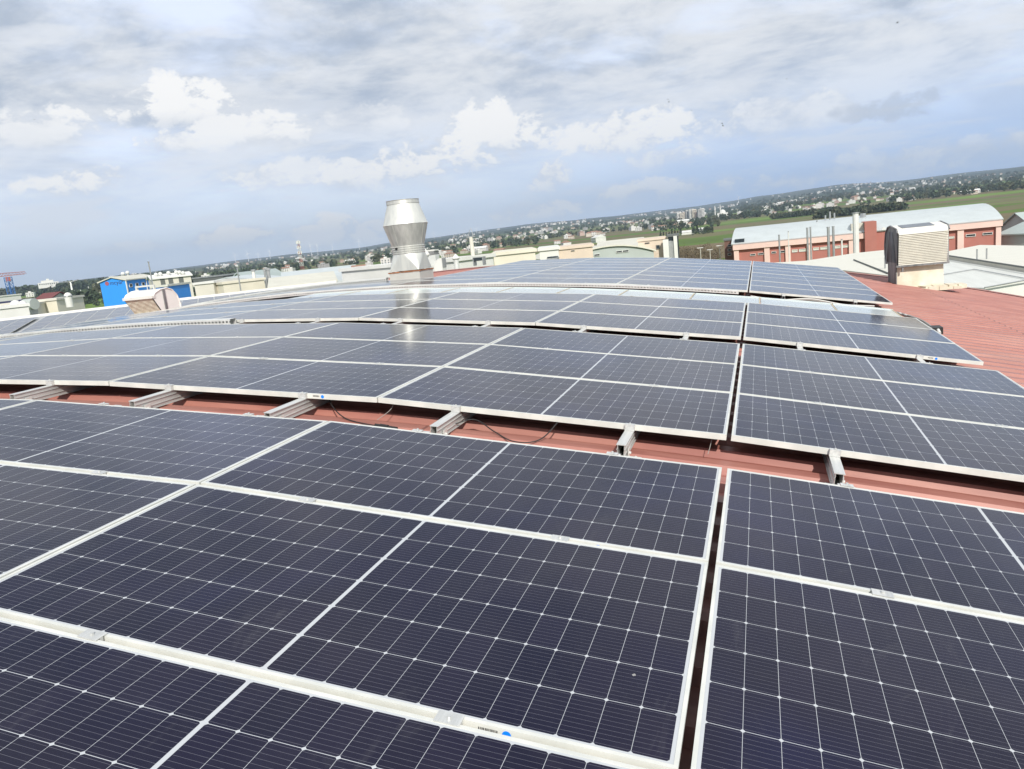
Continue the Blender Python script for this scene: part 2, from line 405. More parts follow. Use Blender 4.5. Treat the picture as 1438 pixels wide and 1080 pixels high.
# ------------------------------------------------------------------ mounting rails with feet and clamps
def rail_profile(mb, x, y0, y1, zt, T):
    w2, h = .028, .092
    for a in ((-w2, w2, zt-.004, zt), (-w2, w2, zt-h, zt-h+.004), (-.021, -.018, zt-h, zt-.004), (.018, .021, zt-h, zt-.004), (-.026, -.018, zt-.032, zt-.029), (.018, .026, zt-.032, zt-.029),
              (.018, .026, zt-.066, zt-.063), (-.026, -.018, zt-.066, zt-.063)):
        mb.box(a[0], a[1], y0, y1, a[2], a[3], T=T)
for an, (y0, cells) in ARR.items():
    nrow = {}
    for c, r in cells: nrow[c] = max(nrow.get(c, 0), r+1)
    idx = 0
    for c in sorted(nrow):
        L_, R_, a = cols[c]
        for s_ in (1, -1):
            mid = (L_+R_)/2; d = Vector((math.cos(a), -math.sin(a))); nrm = Vector((math.sin(a), math.cos(a)))
            p = mid+s_*PL/4*d-TH*nrm
            n = nrow[c]; ye = n*PIT
            fr = {'nearest': .1, 'second': .36+rnd.uniform(-.05, .06), 'third': .40, 'far': .06}[an]
            t = thing('mounting_rail', (p.x, y0, p.y), 0, a)
            lab = 'aluminium rail holding the %s array, %s from the right' % (an, ORD[idx]); idx += 1
            tag(t, lab, 'rail', 'rails under the solar panels')
            mb = MB(); rail_profile(mb, 0, -fr, ye+(.12 if an == 'nearest' else .02), -.001, None); mb.build('beam', M_rail, t)
            fy = -fr+.10
            while fy < ye:
                f = MB(); f.box(-.05, .105, fy-.02, fy+.03, -.108, -.103); f.box(.030, .036, fy-.02, fy+.03, -.103, -.045); f.cyl((.036, fy+.005, -.075), (.046, fy+.005, -.075), .008, n=6)
                f.cyl((.075, fy+.005, -.103), (.075, fy+.005, -.093), .008, n=6)
                f.build('foot', M_galv, t)
                if an in ('third', 'far') and fy > 0: break
                fy += 1.332
            for k in range(n+1):
                yk = k*PIT
                g = MB()
                if 0 < k < n:
                    g.box(-.035, .035, yk-.021, yk+.021, TH+.0005, TH+.0035); g.box(-.035, .035, yk-.006, yk+.006, .0, TH+.0005); g.cyl((0, yk, TH+.0035), (0, yk, TH+.010), .0065, n=8)
                else:
                    sg = -1 if k == 0 else 1
                    ye_ = yk-sg*RG/2
                    a_, b_ = sorted((ye_+sg*.001, ye_+sg*.024)); g.box(-.03, .03, a_, b_, .0, TH+.0005)
                    a_, b_ = sorted((ye_-sg*.010, ye_+sg*.024)); g.box(-.03, .03, a_, b_, TH+.0005, TH+.0038)
                    g.cyl((0, ye_+sg*.012, TH+.0038), (0, ye_+sg*.012, TH+.012), .006, n=8)
                if an != 'far' or k == 0: g.build('clamp', M_rail, t)

# ------------------------------------------------------------------ pale cover plates beyond the third array, perforated trays
xs_ = [2.12, 1.265, .21, -.80, -1.885, -2.885, -3.9, -4.9, -5.9, -6.9, -7.9]
for i in range(len(xs_)-1):
    xa, xb = xs_[i+1]+.004, xs_[i]-.004
    za, zb = zc_(xa, -.012), zc_(xb, -.012); ang = math.atan2(za-zb, xb-xa)
    t = thing('cover_plate', ((xa+xb)/2, 8.46, (za+zb)/2), 0, ang)
    tag(t, 'pale metal cover plate along the third array, %s from the right' % ORD[i], 'cover plate', 'pale plates behind the third array')
    hl = math.hypot(xb-xa, za-zb)/2
    m_ = MB(); m_.box(-hl, hl, -.44, .42, -.03, 0); m_.box(-hl, hl, .42, .45, -.06, .012); m_.build('plate', M_cover, t)
    m_ = MB(); m_.box(hl-.022, hl-.004, -.438, .418, .0005, .004); m_.build('seam', M_seam, t)
def tray(name, xa, xb, y, label, h=.06, lift=0., dep=.12):
    mb = MB(); n = int((xb-xa)/.055)
    t = thing(name, ((xa+xb)/2, y, zc_((xa+xb)/2)))
    tag(t, label, 'cable tray')
    def q(x, z, yy): return (x-t.location.x, yy, zc_(x, lift+z)-t.location.z)
    def strip(z0, z1, step=6):
        m = max(2, int((xb-xa)/.5))
        xs = [xa+(xb-xa)*i/m for i in range(m+1)]
        for y_ in (0, .003):
            vs = [q(x, z, y_) for x in xs for z in (z0, z1)]
            mb.add(vs, [(2*i, 2*i+2, 2*i+3, 2*i+1) for i in range(m)])
    strip(-h, -h*.68); strip(-h*.34, 0)
    for i in range(n):
        x = xa+(xb-xa)*(i+.25)/n; wd = (xb-xa)/n*.5
        mb.add([q(x, -h*.68, 0), q(x+wd, -h*.68, 0), q(x+wd, -h*.34, 0), q(x, -h*.34, 0)], [(0, 1, 2, 3)])
    m = max(2, int((xb-xa)/.5)); xs = [xa+(xb-xa)*i/m for i in range(m+1)]
    vs = [q(x, 0, yy) for x in xs for yy in (0, dep)]
    mb.add(vs, [(2*i, 2*i+2, 2*i+3, 2*i+1) for i in range(m)])
    mb.build('side_rail', M_galv, t)
    b = MB(); vs = [q(x, -h, yy) for x in xs for yy in (.004, dep)]
    b.add(vs, [(2*i, 2*i+1, 2*i+3, 2*i+2) for i in range(m)])
    vs = [q(x, z, dep) for x in xs for z in (-h, 0)]
    b.add(vs, [(2*i, 2*i+2, 2*i+3, 2*i+1) for i in range(m)])
    b.build('tray_bed', M_rail, t)
tray('cable_tray', -12.0, -.15, 9.82, 'perforated metal cable tray along the front of the far array', .055, -.012)
tray('cable_tray', -16.0, -6.32, 4.36, 'perforated cable tray closing the left end of the third array', .07, .018)
tray('cable_tray', -20.0, -8.15, 12.42, 'long cable tray behind the far array, left of the big chimney', .09, .05)

# ------------------------------------------------------------------ cables
def roofpt(x, y, h=.0): return (x, y, zc_(x, -DR+h))
def spline(pts, n=10):
    out_ = []
    P_ = [Vector(p) for p in pts]; P_ = [2*P_[0]-P_[1]]+P_+[2*P_[-1]-P_[-2]]
    for i in range(1, len(P_)-2):
        for k in range(n):
            t_ = k/n; a, b, c, d = P_[i-1:i+3]
            out_.append(.5*((2*b)+(c-a)*t_+(2*a-5*b+4*c-d)*t_*t_+(3*b-a-3*c+d)*t_**3))
    return out_+[P_[-2]]
t = tag(thing('cable', roofpt(-2.3, .5)), 'black cable with plug connector lying on the red roof in the near gap', 'cable')
MB().tube(local(t, spline([roofpt(-2.72, .72, .13), roofpt(-2.62, .62, .05), roofpt(-2.45, .50, .01), roofpt(-2.2, .42, .008), roofpt(-1.98, .38, .008), roofpt(-1.72, .30, .012)])), .004).build('lead', M_black, t)
m_ = MB(); p_ = local(t, [roofpt(-2.20, .42, .012), roofpt(-2.03, .39, .012)]); m_.cyl(p_[0], p_[1], .011, n=8)
p_ = local(t, [roofpt(-2.16, .413, .012), roofpt(-2.10, .403, .012)]); m_.cyl(p_[0], p_[1], .015, n=8); m_.build('plug', M_black, t)
o = MB().tube(spline([roofpt(-1.74, .50, .02), roofpt(-1.58, .60, .06), roofpt(-1.42, .52, .02), roofpt(-1.25, .40, .006), roofpt(-1.10, .46, .02), roofpt(-1.0, .66, .12)]), .004).build('cable', M_black)
tag(o, 'black cable loop sagging on the red roof beside a rail', 'cable')
o = MB().tube(spline([roofpt(-2.18, .70, .13), roofpt(-2.2, .66, .06), roofpt(-2.26, .56, .004)]), .0022).build('wire', M_cable)
tag(o, 'thin pale wire hanging from the second array onto the roof', 'wire')
o = MB().tube(spline([roofpt(-.08, .70, .13), roofpt(-.10, .66, .05), roofpt(-.115, .62, .004)]), .0022).build('wire', M_cable)
tag(o, 'thin pale wire hanging beside the long dark gap', 'wire')
for k, (ya, h) in enumerate(((9.62, .08), (9.70, .05), (9.56, .03))):
    o = MB().tube(spline([roofpt(.05+.1*k, ya, h), roofpt(.5, ya-.05, h-.02), roofpt(1.0, ya+.03, h+.03), roofpt(1.5, ya, h-.01), roofpt(1.95, ya-.04, h+.02)]), .010).build('cable', M_cable if k else M_white)
    tag(o, ('upper pale', 'middle grey', 'lowest grey')[k]+' cable slung below the right end of the far array front', 'cable')
# bundle at the right end of the pale plates
for k in range(5):
    o = MB().tube(spline([(2.13+.02*k, 8.62-.10*k, zc_(2.2, .0)), (2.21+.03*k, 8.35-.13*k, zc_(2.3, -.02)), (2.31+.02*k, 8.05-.15*k, zc_(2.4, -.06)), (2.33, 7.75-.10*k, zc_(2.3, -.05))]), .013).build('flexible_conduit', M_white if k % 2 else M_cable)
    tag(o, ('grey conduit closest to the pale plates', 'white conduit next to the innermost grey one', 'middle grey conduit', 'white conduit second from the outside', 'outermost grey conduit')[k]+' in the roof bundle', 'conduit', 'conduits at the third array corner')
b_ = tag(thing('junction_box', (2.40, 7.45, zc_(2.40, -.06))), 'small black junction box on the roof beside the third array corner', 'junction box')
m_ = MB(); m_.box(-.06, .08, -.13, .10, -.06, .03); m_.build('case', M_black, b_)
m_ = MB(); m_.cyl((.02, -.13, 0), (.02, -.22, -.03), .02); m_.cyl((.05, .1, 0), (.06, .2, -.02), .02); m_.build('gland', M_white, b_)

# ------------------------------------------------------------------ big metal chimney
CH = Vector((-7.66, 12.80, 0)); CD = math.hypot(CH.x-CAM.x, CH.y-CAM.y)
def hz(px, py, d): return at(px, py, d).z
zb = zc_(CH.x, -DR-.05)
z = {k: hz(x, y, CD)-zb for k, x, y in (('box', 583, 380), ('neck0', 575.3, 356.3), ('neck1', 574, 344.5), ('mid', 568.7, 315.5), ('rim0', 564.5, 287.2), ('rim1', 563.6, 281.4))}
ch = tag(thing('chimney', (CH.x, CH.y, zb)), 'large galvanised metal chimney with double cone head on the roof', 'chimney')
M_stain = mat('stained_galvanised', (.60, .61, .58), .46, .45, .0, 3., col2=(.75, .75, .69), stretch=(3, 3, .35))
M_stain2 = mat('dull_galvanised', (.50, .50, .465), .45, .5, .0, 3., col2=(.66, .655, .61), stretch=(4, 4, .4))
rN, rM, rT = .385, .525, .375
h_ = .39
m_ = MB(); m_.box(-h_, h_, -h_, h_, 0, z['box']); m_.build('base_box', mat('base_sheet', (.62, .61, .56), .5, .35, .06, 3.), ch)
m_ = MB()
for k in range(4):                                                    # rusty flange, four ragged bars
    T = Matrix.Rotation(k*math.pi/2, 4, 'Z'); x = -h_-.02
    while x < h_+.02:
        w_ = rnd.uniform(.05, .12); m_.box(x, min(x+w_, h_+.02), -h_-.014, -h_+.0, z['box']+rnd.uniform(-.012, .0), z['box']+rnd.uniform(.010, .022), T=T); x += w_
m_.build('rusty_flange', M_rust, ch)
m_ = MB(); n = 48; zt0 = z['box']+.03; q = h_-.015                   # square to round: four flat triangles and four cone corners
vs = [(q*sx, q*sy, zt0) for sx, sy in ((1, 1), (-1, 1), (-1, -1), (1, -1))]+[(rN*math.cos(2*math.pi*i/n), rN*math.sin(2*math.pi*i/n), z['neck0']) for i in range(n)]
fs = [(i*4//n, 4+(i+1) % n, 4+i) for i in range(n)]+[(3, 0, 4), (0, 1, 4+n//4), (1, 2, 4+n//2), (2, 3, 4+3*n//4)]
m_.add(vs, fs); m_.build('transition_piece', M_stain, ch)
m_ = MB(); n0, n1 = z['neck0'], z['neck1']; prof = [(rN, n0)]
for i in range(4):
    zz = n0+(n1-n0)*(i+.2)/4; prof += [(rN, zz), (rN+.012, zz+.008), (rN+.012, zz+.018), (rN, zz+.026)]
prof.append((rN, n1)); m_.lathe(prof, 56); m_.build('neck_collar', M_stain2, ch)
m_ = MB(); m_.lathe([(rN, n1), (rM, z['mid'])], 64); m_.build('lower_cone', M_stain2, ch, True)
m_ = MB(); m_.lathe([(rM, z['mid']-.008), (rM+.008, z['mid']), (rM, z['mid']+.010)], 64); m_.build('waist_seam', M_stain, ch)
m_ = MB(); m_.lathe([(rM, z['mid']+.008), (rT, z['rim0'])], 64); m_.build('upper_cone', M_stain, ch, True)
m_ = MB(); m_.lathe([(rT, z['rim0']), (rT+.012, z['rim0']+.004), (rT+.005, z['rim1']-.012), (rT+.018, z['rim1']-.006), (rT+.018, z['rim1']), (rT-.02, z['rim1']), (rT-.03, z['rim0']-.2)], 64)
m_.build('rim', M_stain2, ch)
m_ = MB()
for t_, za, ra, zb_, rb in ((-1.75, n1, rN, z['mid'], rM), (-.2, n1, rN, z['mid'], rM), (-2.4, n1, rN, z['mid'], rM), (2.8, n1, rN, z['mid'], rM), (1.2, n1, rN, z['mid'], rM)):
    m_.cyl(((ra+.002)*math.cos(t_), (ra+.002)*math.sin(t_), za), ((rb+.002)*math.cos(t_), (rb+.002)*math.sin(t_), zb_), .006, n=6)
m_.build('seam', M_stain2, ch)
m_ = MB(); m_.cyl((rN*math.cos(-1.9), rN*math.sin(-1.9), n1-.06), ((rN+.03)*math.cos(-1.9), (rN+.03)*math.sin(-1.9), n1-.06), .03, n=10); m_.build('test_port', M_dark, ch)

# ------------------------------------------------------------------ louvred roof ventilators
def ventilator(loc, rz, w, d, h, base_h, label, face, side_m, top_m):
    t = tag(thing('roof_ventilator', loc, rz), label, 'ventilator')
    m_ = MB(); m_.box(-w/2+.03, w/2-.06, -d*.32, d*.30, -.7, base_h); m_.build('base', M_plaster, t)
    if face == 'louvre':
        m_ = MB(); m_.box(-w/2+.004, -w/2+.027, -d*.33, d*.31, -.7, base_h-.003); m_.build('side_cladding', M_weather, t)
    if face == 'louvre': prof = [(-d*.44, .0), (-d*.50, h*.86), (-d*.42, h*.97), (d*.05, h*1.06), (d*.26, h*1.02), (d*.42, h*.86), (d*.50, h*.55), (d*.50, h*.28), (d*.40, 0)]
    else: prof = [(-d*.18, .0), (-d*.52, h*.72), (-d*.40, h*.88), (-d*.18, h*.99), (d*.08, h*1.02), (d*.30, h*.92), (d*.46, h*.68), (d*.53, h*.38), (d*.54, .0)]
    prof = [(a, b+base_h) for a, b in prof]
    sh = MB(); n = len(prof)
    vs = [(x, a, b) for x in (-w/2, w/2) for a, b in prof]
    sh.add(vs, [(i, i+1, n+i+1, n+i) for i in range(1, n-1)]); sh.add(vs, [(n-1, 0, n, 2*n-1)], 0)
    sh.build('hood', top_m, t)
    for s_ in (-1, 1):
        e_ = MB(); e_.add([(s_*w/2, a, b) for a, b in prof], [tuple(range(n)) if s_ < 0 else tuple(range(n-1, -1, -1))])
        for i in range(1, n-1):                                       # rim bead round the end panel
            e_.cyl((s_*(w/2+.004), prof[i][0], prof[i][1]), (s_*(w/2+.004), prof[i+1][0], prof[i+1][1]), .022, n=6)
        if face == 'louvre':
            for k in range(9):
                f_ = (k+.5)/9; a_ = prof[0][0]+(prof[-1][0]-prof[0][0])*f_
                e_.cyl((s_*(w/2+.006), a_*.9+.02, base_h+.06), (s_*(w/2+.006), a_*.25, base_h+h*.9), .012, n=5)
        e_.build('end_panel', side_m, t)
        if face != 'louvre':
            b_ = MB(); b_.box(s_*(w/2+.002), s_*(w/2+.03), -d*.10, -d*.02, base_h+.02, base_h+h*.98); b_.build('frame_post', M_weather, t)
    a0, b0, a1, b1 = *prof[0], *prof[1]
    if face == 'louvre':
        f_ = MB(); N = 19
        for k in range(N):
            t0, t1 = k/N, (k+1)/N
            y0_, z0_ = a0+(a1-a0)*t0, b0+(b1-b0)*t0; y1_, z1_ = a0+(a1-a0)*t1, b0+(b1-b0)*t1
            f_.add([(-w/2+.02, y0_-.040, z0_), (w/2-.02, y0_-.040, z0_), (w/2-.02, y1_+.004, z1_), (-w/2+.02, y1_+.004, z1_)], [(0, 1, 2, 3)])
            f_.add([(-w/2+.02, y0_-.040, z0_), (w/2-.02, y0_-.040, z0_), (w/2-.02, y0_+.006, z0_+.004), (-w/2+.02, y0_+.006, z0_+.004)], [(3, 2, 1, 0)])
        f_.build('louvre_face', M_louvre, t)
        f_ = MB(); f_.box(-w/2-.03, w/2+.02, a0-.04, a0+.02, b0-.05, b0); f_.box(-w/2+.1, -w/2+.14, a0-.02, a0+.02, b0-.16, b0-.05); f_.box(w/2-.03, w/2+.005, a0-.045, a0-.0, b0, b1)
        f_.build('sill', M_weather, t)
    else:
        f_ = MB(); nx, nz = 7, 5                                      # bulging wire mesh face
        for i in range(nx):
            for j in range(nz):
                def P(u_, v_): return Vector((-w/2+.03+(w-.06)*u_, a0+(a1-a0)*v_-.012, b0+(b1-b0)*v_))
                u0, u1, v0, v1 = i/nx, (i+1)/nx, j/nz, (j+1)/nz
                c_ = P((u0+u1)/2, (v0+v1)/2)+Vector((0, -.010 if (i+j) % 2 else .008, 0))
                f_.add([P(u0, v0), P(u1, v0), P(u1, v1), P(u0, v1), c_], [(0, 1, 4), (1, 2, 4), (2, 3, 4), (3, 0, 4)])
        f_.build('mesh_face', mat('dirty_mesh', (.60, .57, .46), .7, .1, 0, 9., col2=(.72, .69, .57)), t)
        f_ = MB(); f_.box(-w/2-.02, w/2+.02, a1-.03, a1+.10, b1-.03, b1+.05); f_.build('frame', M_white, t)
    return t
v1 = ventilator((3.93, 17.55, zc_(3.93, -DR)+.02), R(6), 1.14, 1.15, .90, .56, 'louvred cream roof ventilator with dark ribbed end on plaster base', 'louvre', M_weather, mat('flaking_hood', (.70, .68, .62), .6, 0, 0, 1.2, col2=(.74, .72, .66)))
m_ = MB(); m_.box(-.42, .30, -.20, .20, 0, .012, T=Matrix.Translation((0, -.21, .56+.90*1.018)) @ Matrix.Rotation(math.atan2(.09*.90, .47*1.15), 4, 'X')); m_.build('bare_patch', mat('bare_zinc', (.20, .22, .25), .45, .3, .2, 6.), v1)
m_ = MB()
for k in range(14):
    T = Matrix.Translation((-.6+k*.11, -.62+rnd.uniform(-.1, .06), .0)) @ Matrix.Rotation(rnd.uniform(-.3, .3), 4, 'Z'); m_.box(-.08, .09, -.16, .28, -.10, -.015+rnd.uniform(-.02, .03), T=T)
m_.build('mortar_skirt', M_plaster, v1)
p = at(214, 425, 25.5)
ventilator((p.x, p.y, p.z-.58), 0, 1.06, 1.02, .74, .22, 'white roof ventilator with domed end and dirty mesh face on the left', 'mesh', mat('stained_white_end', (.78, .78, .74), .6, 0, 0, 1.6, col2=(.86, .86, .82)), M_white)

# ------------------------------------------------------------------ neighbouring roof with its own array (left)
a2, _ = azel(300, 384)
f2 = Vector((math.sin(a2), math.cos(a2), 0)); r2 = Vector((f2.y, -f2.x, 0))
C2 = Vector((CAM.x, CAM.y, 0))
D0, D1, ZA, ZB = 45.5, 66.0, -1.75, -.50
sl = math.atan2(ZB-ZA, D1-D0)
def q2(lat, d, h=0.):
    return C2+r2*lat+f2*d+Vector((0, 0, ZA+(ZB-ZA)*(d-D0)/(D1-D0)+h))
nb_ = tag(thing('neighbouring_factory', q2(-8, 56)-Vector((0, 0, 10))), 'low sloping factory roof on the left covered with small solar panels', 'building')
m_ = MB(); LA, LB = -34., 9.6
top = [q2(LA, D0-1.5, -.12), q2(LB, D0-1.5, -.12), q2(LB, D1+.7, -.12), q2(LA, D1+.7, -.12)]
low = [Vector((v.x, v.y, -11)) for v in top]
m_.add(local(nb_, top), [(0, 1, 2, 3)]); m_.build('roof', mat('grey_roof_sheet', (.42, .43, .43), .5, .2, .1, .6), nb_)
m_ = MB(); m_.add(local(nb_, top+low), [(0, 4, 5, 1), (1, 5, 6, 2), (2, 6, 7, 3), (3, 7, 4, 0)]); m_.build('wall', M_white, nb_)
m_ = MB(); pa = [q2(LA, D1+.4, -.12), q2(LB, D1+.4, -.12), q2(LB, D1+.4, .05), q2(LA, D1+.4, .05)]; pb = [v+f2*.35 for v in pa]
m_.add(local(nb_, pa+pb), [(0, 1, 2, 3), (3, 2, 6, 7), (7, 6, 5, 4), (0, 3, 7, 4), (1, 5, 6, 2)]); m_.build('parapet', M_white, nb_)
sm = MB(); hx, hy = PL/2, PWD/2
sm.box(-hx, hx, -hy, hy, 0, TH-.002, 0)
q = (hx-.016, hy-.016); sm.add([(-q[0], -q[1], TH), (q[0], -q[1], TH), (q[0], q[1], TH), (-q[0], q[1], TH)], [(0, 1, 2, 3)], 1)
me = sm.mesh('small_solar_panel', [M_alu, M_cell]); uv = me.uv_layers.new(name='UVMap')
for lp in me.loops: uv.data[lp.index].uv = me.vertices[lp.vertex_index].co[:2]
basis = Matrix((( f2*math.cos(sl)+Vector((0, 0, math.sin(sl)))), r2*-1, (f2*-math.sin(sl)+Vector((0, 0, math.cos(sl)))))).transposed().to_4x4()
ncol, nrow_ = 25, 8
for c in range(ncol):
    lat = -19.9+c*PIT+(.55 if c >= 7 else 0)
    for r in range(nrow_):
        if c == 24 and r < 3: continue
        d = D0+1.2+r*(PL+.02)+(.6 if r >= 4 else 0)
        o = bpy.data.objects.new('solar_panel', me); link(o)
        mm = basis.copy(); mm.translation = q2(lat, d, .0); o.matrix_world = mm
        tag(o, 'small solar panel on the left neighbouring roof, %s row back, %s column from its left' % (ORD[r], ORD[c]), 'solar panel', 'solar panels on the neighbouring roof')
for k in range(13):
    d = D0+1.2+3.5*(PL+.02)+.30; lat = -19.5+k*1.9
    o = MB().box(-.7, .7, -.16, .16, 0, .07, T=Matrix.Translation((0, 0, 0))).build('roof_plate', M_white)
    o.location = q2(lat, d, .0); o.rotation_euler = (0, 0, math.atan2(r2.y, r2.x))
    tag(o, 'white plate in the walkway of the left neighbouring roof, %s from its left end' % ORD[k], 'plate', 'white walkway plates')

# ------------------------------------------------------------------ terrain
SKYX = [-400, 0, 100, 200, 300, 400, 500, 600, 700, 800, 900, 1000, 1100, 1200, 1300, 1438, 1700, 2100]
SKYS = [8, 8, 9, 10, 12, 14, 13, 16, 20, 21, 20, 20, 25, 27, 24, 24, 26, 22]
def lerp(x, xs, ys):
    if x <= xs[0]: return ys[0]
    for i in range(1, len(xs)):
        if x <= xs[i]: t_ = (x-xs[i-1])/(xs[i]-xs[i-1]); t_ = t_*t_*(3-2*t_); return ys[i-1]+(ys[i]-ys[i-1])*t_
    return ys[-1]
def px_of_az(a):
    b_ = a-YAW
    if abs(b_) > 1.2: b_ = math.copysign(1.2, b_)
    return 719+F*math.tan(b_)
GR = [(0, -11.2), (300, -12.5), (500, -12.6), (750, -10.), (1000, -7.0), (1500, 0), (2200, 12), (3000, 30), (4200, 60), (6000, 100), (8000, 150), (10000, 150)]
def nz2(x, y):
    from mathutils import noise as N_
    return N_.noise(Vector((x, y, 3.3)))
def ground(x, y):
    dx_, dy_ = x-CAM.x, y-CAM.y; r_ = math.hypot(dx_, dy_); s_ = lerp(px_of_az(math.atan2(dx_, dy_)), SKYX, SKYS)/20
    zz = lerp(r_, [g[0] for g in GR], [g[1] for g in GR])
    if zz > -7: zz = -7+(zz+7)*s_
    am = max(0, min(1, (r_-900)/3500))
    zz += am*(16*nz2(x/900, y/900)+6*nz2(x/300, y/300)+2.5*nz2(x/110, y/110))
    return zz
mb = MB(); NA = 360
rs = [0, 30, 60, 110, 180, 260, 340, 430, 520, 620, 730, 850, 980, 1120, 1280, 1450, 1650, 1850, 2100, 2350, 2650, 3000, 3350, 3750, 4200, 4700, 5250, 5850, 6500, 7200, 8000, 8600, 9600]
vs = []
for r_ in rs:
    for k in range(NA):
        a_ = 2*math.pi*k/NA; x, y = CAM.x+r_*math.sin(a_), CAM.y+r_*math.cos(a_)
        vs.append((x, y, ground(x, y) if r_ else -11.2))
fs = [(i*NA+k, (i+1)*NA+k, (i+1)*NA+(k+1) % NA, i*NA+(k+1) % NA) for i in range(1, len(rs)-1) for k in range(NA)]
fs += [(0, NA+k, NA+(k+1) % NA) for k in range(NA)]
mb.add(vs, [tuple(reversed(f)) for f in fs])
def land_material():
    m = bpy.data.materials.new('farmland'); m.use_nodes = True; t = NT(m.node_tree); b = t.n['Principled BSDF']
    b.inputs['Roughness'].default_value = 1; b.inputs['Specular IOR Level'].default_value = .1
    g = t.new('ShaderNodeNewGeometry'); pos = g.outputs['Position']
    mp = t.new('ShaderNodeMapping'); t.l.new(pos, mp.inputs[0]); mp.inputs['Rotation'].default_value = (0, 0, R(14)); mp.inputs['Scale'].default_value = (.0026, .0095, .001)
    vo = t.new('ShaderNodeTexVoronoi'); vo.distance = 'CHEBYCHEV'; vo.inputs['Scale'].default_value = 1.; vo.inputs['Randomness'].default_value = .9; t.l.new(mp.outputs[0], vo.inputs['Vector'])
    sp = t.new('ShaderNodeSeparateColor'); t.l.new(vo.outputs['Color'], sp.inputs[0])
    c = t.mix(t.m('GREATER_THAN', sp.outputs[0], .42), (.17, .135, .08), (.105, .17, .035))
    c = t.mix(t.m('GREATER_THAN', sp.outputs[1], .62), c, (.15, .235, .05))
    c = t.mix(t.m('GREATER_THAN', sp.outputs[2], .70), c, (.16, .15, .075))
    nn = t.noise(pos, .012, 8, .65); c = t.mix(t.sstep(nn, .38, .75, 0, .45), c, (.07, .075, .035))
    n_f = t.noise(pos, .004, 7, .6)
    ln = t.new('ShaderNodeVectorMath', operation='LENGTH'); t.l.new(pos, ln.inputs[0])
    far = t.sstep(ln.outputs['Value'], 1500, 4200)
    clump = t.noise(pos, .02, 6, .7); hill = t.mix(t.sstep(n_f, .38, .62), (.035, .060, .045), (.12, .125, .08)); hill = t.mix(t.sstep(clump, .45, .6, 0, .8), hill, (.018, .030, .020))
    c = t.mix(far, c, hill)
    t.l.new(c, b.inputs['Base Color']); return m
tag(mb.build('ground', land_material(), None, True), kind='structure')

# ------------------------------------------------------------------ buildings around
def pal(n, c, r_=.8, **k): return mat(n, c, r_, 0, .06, .4, **k)
C_red = pal('red_render', (.40, .155, .125)); C_pink = pal('pink_render', (.72, .52, .46)); C_cream = pal('cream_render', (.60, .575, .50))
C_yel = pal('pale_yellow_render', (.66, .62, .51)); C_white = pal('white_render', (.66, .66, .63)); C_wroof = mat('white_metal_roof', (.53, .575, .575), .4, .15, .05, .6)
C_croof = mat('cream_metal_roof', (.60, .585, .50), .5, .05, .05, .5); C_beige = pal('beige_render', (.62, .52, .42)); C_ggrey = pal('grey_green_cladding', (.40, .44, .42))
C_dgrey = pal('dark_grey_cladding', (.12, .13, .125)); C_glass = mat('dark_glass', (.03, .04, .05), .12, 0, .2, .5); C_brown = pal('brown_cladding', (.16, .09, .07))
C_blue = mat('blue_cladding', (.03, .27, .78), .45, 0, .08, 3., stretch=(6, 6, .1)); C_pane = mat('pale_pane', (.55, .55, .48), .3); C_green = pal('green_grey_roof', (.36, .42, .41))
C_terra = pal('terracotta', (.29, .17, .12)); C_steel = mat('grey_steel', (.42, .43, .43), .4, .6, .1, 2.); C_navy = pal('navy_cladding', (.03, .035, .09)); C_maroon = pal('maroon_roof', (.16, .05, .05))
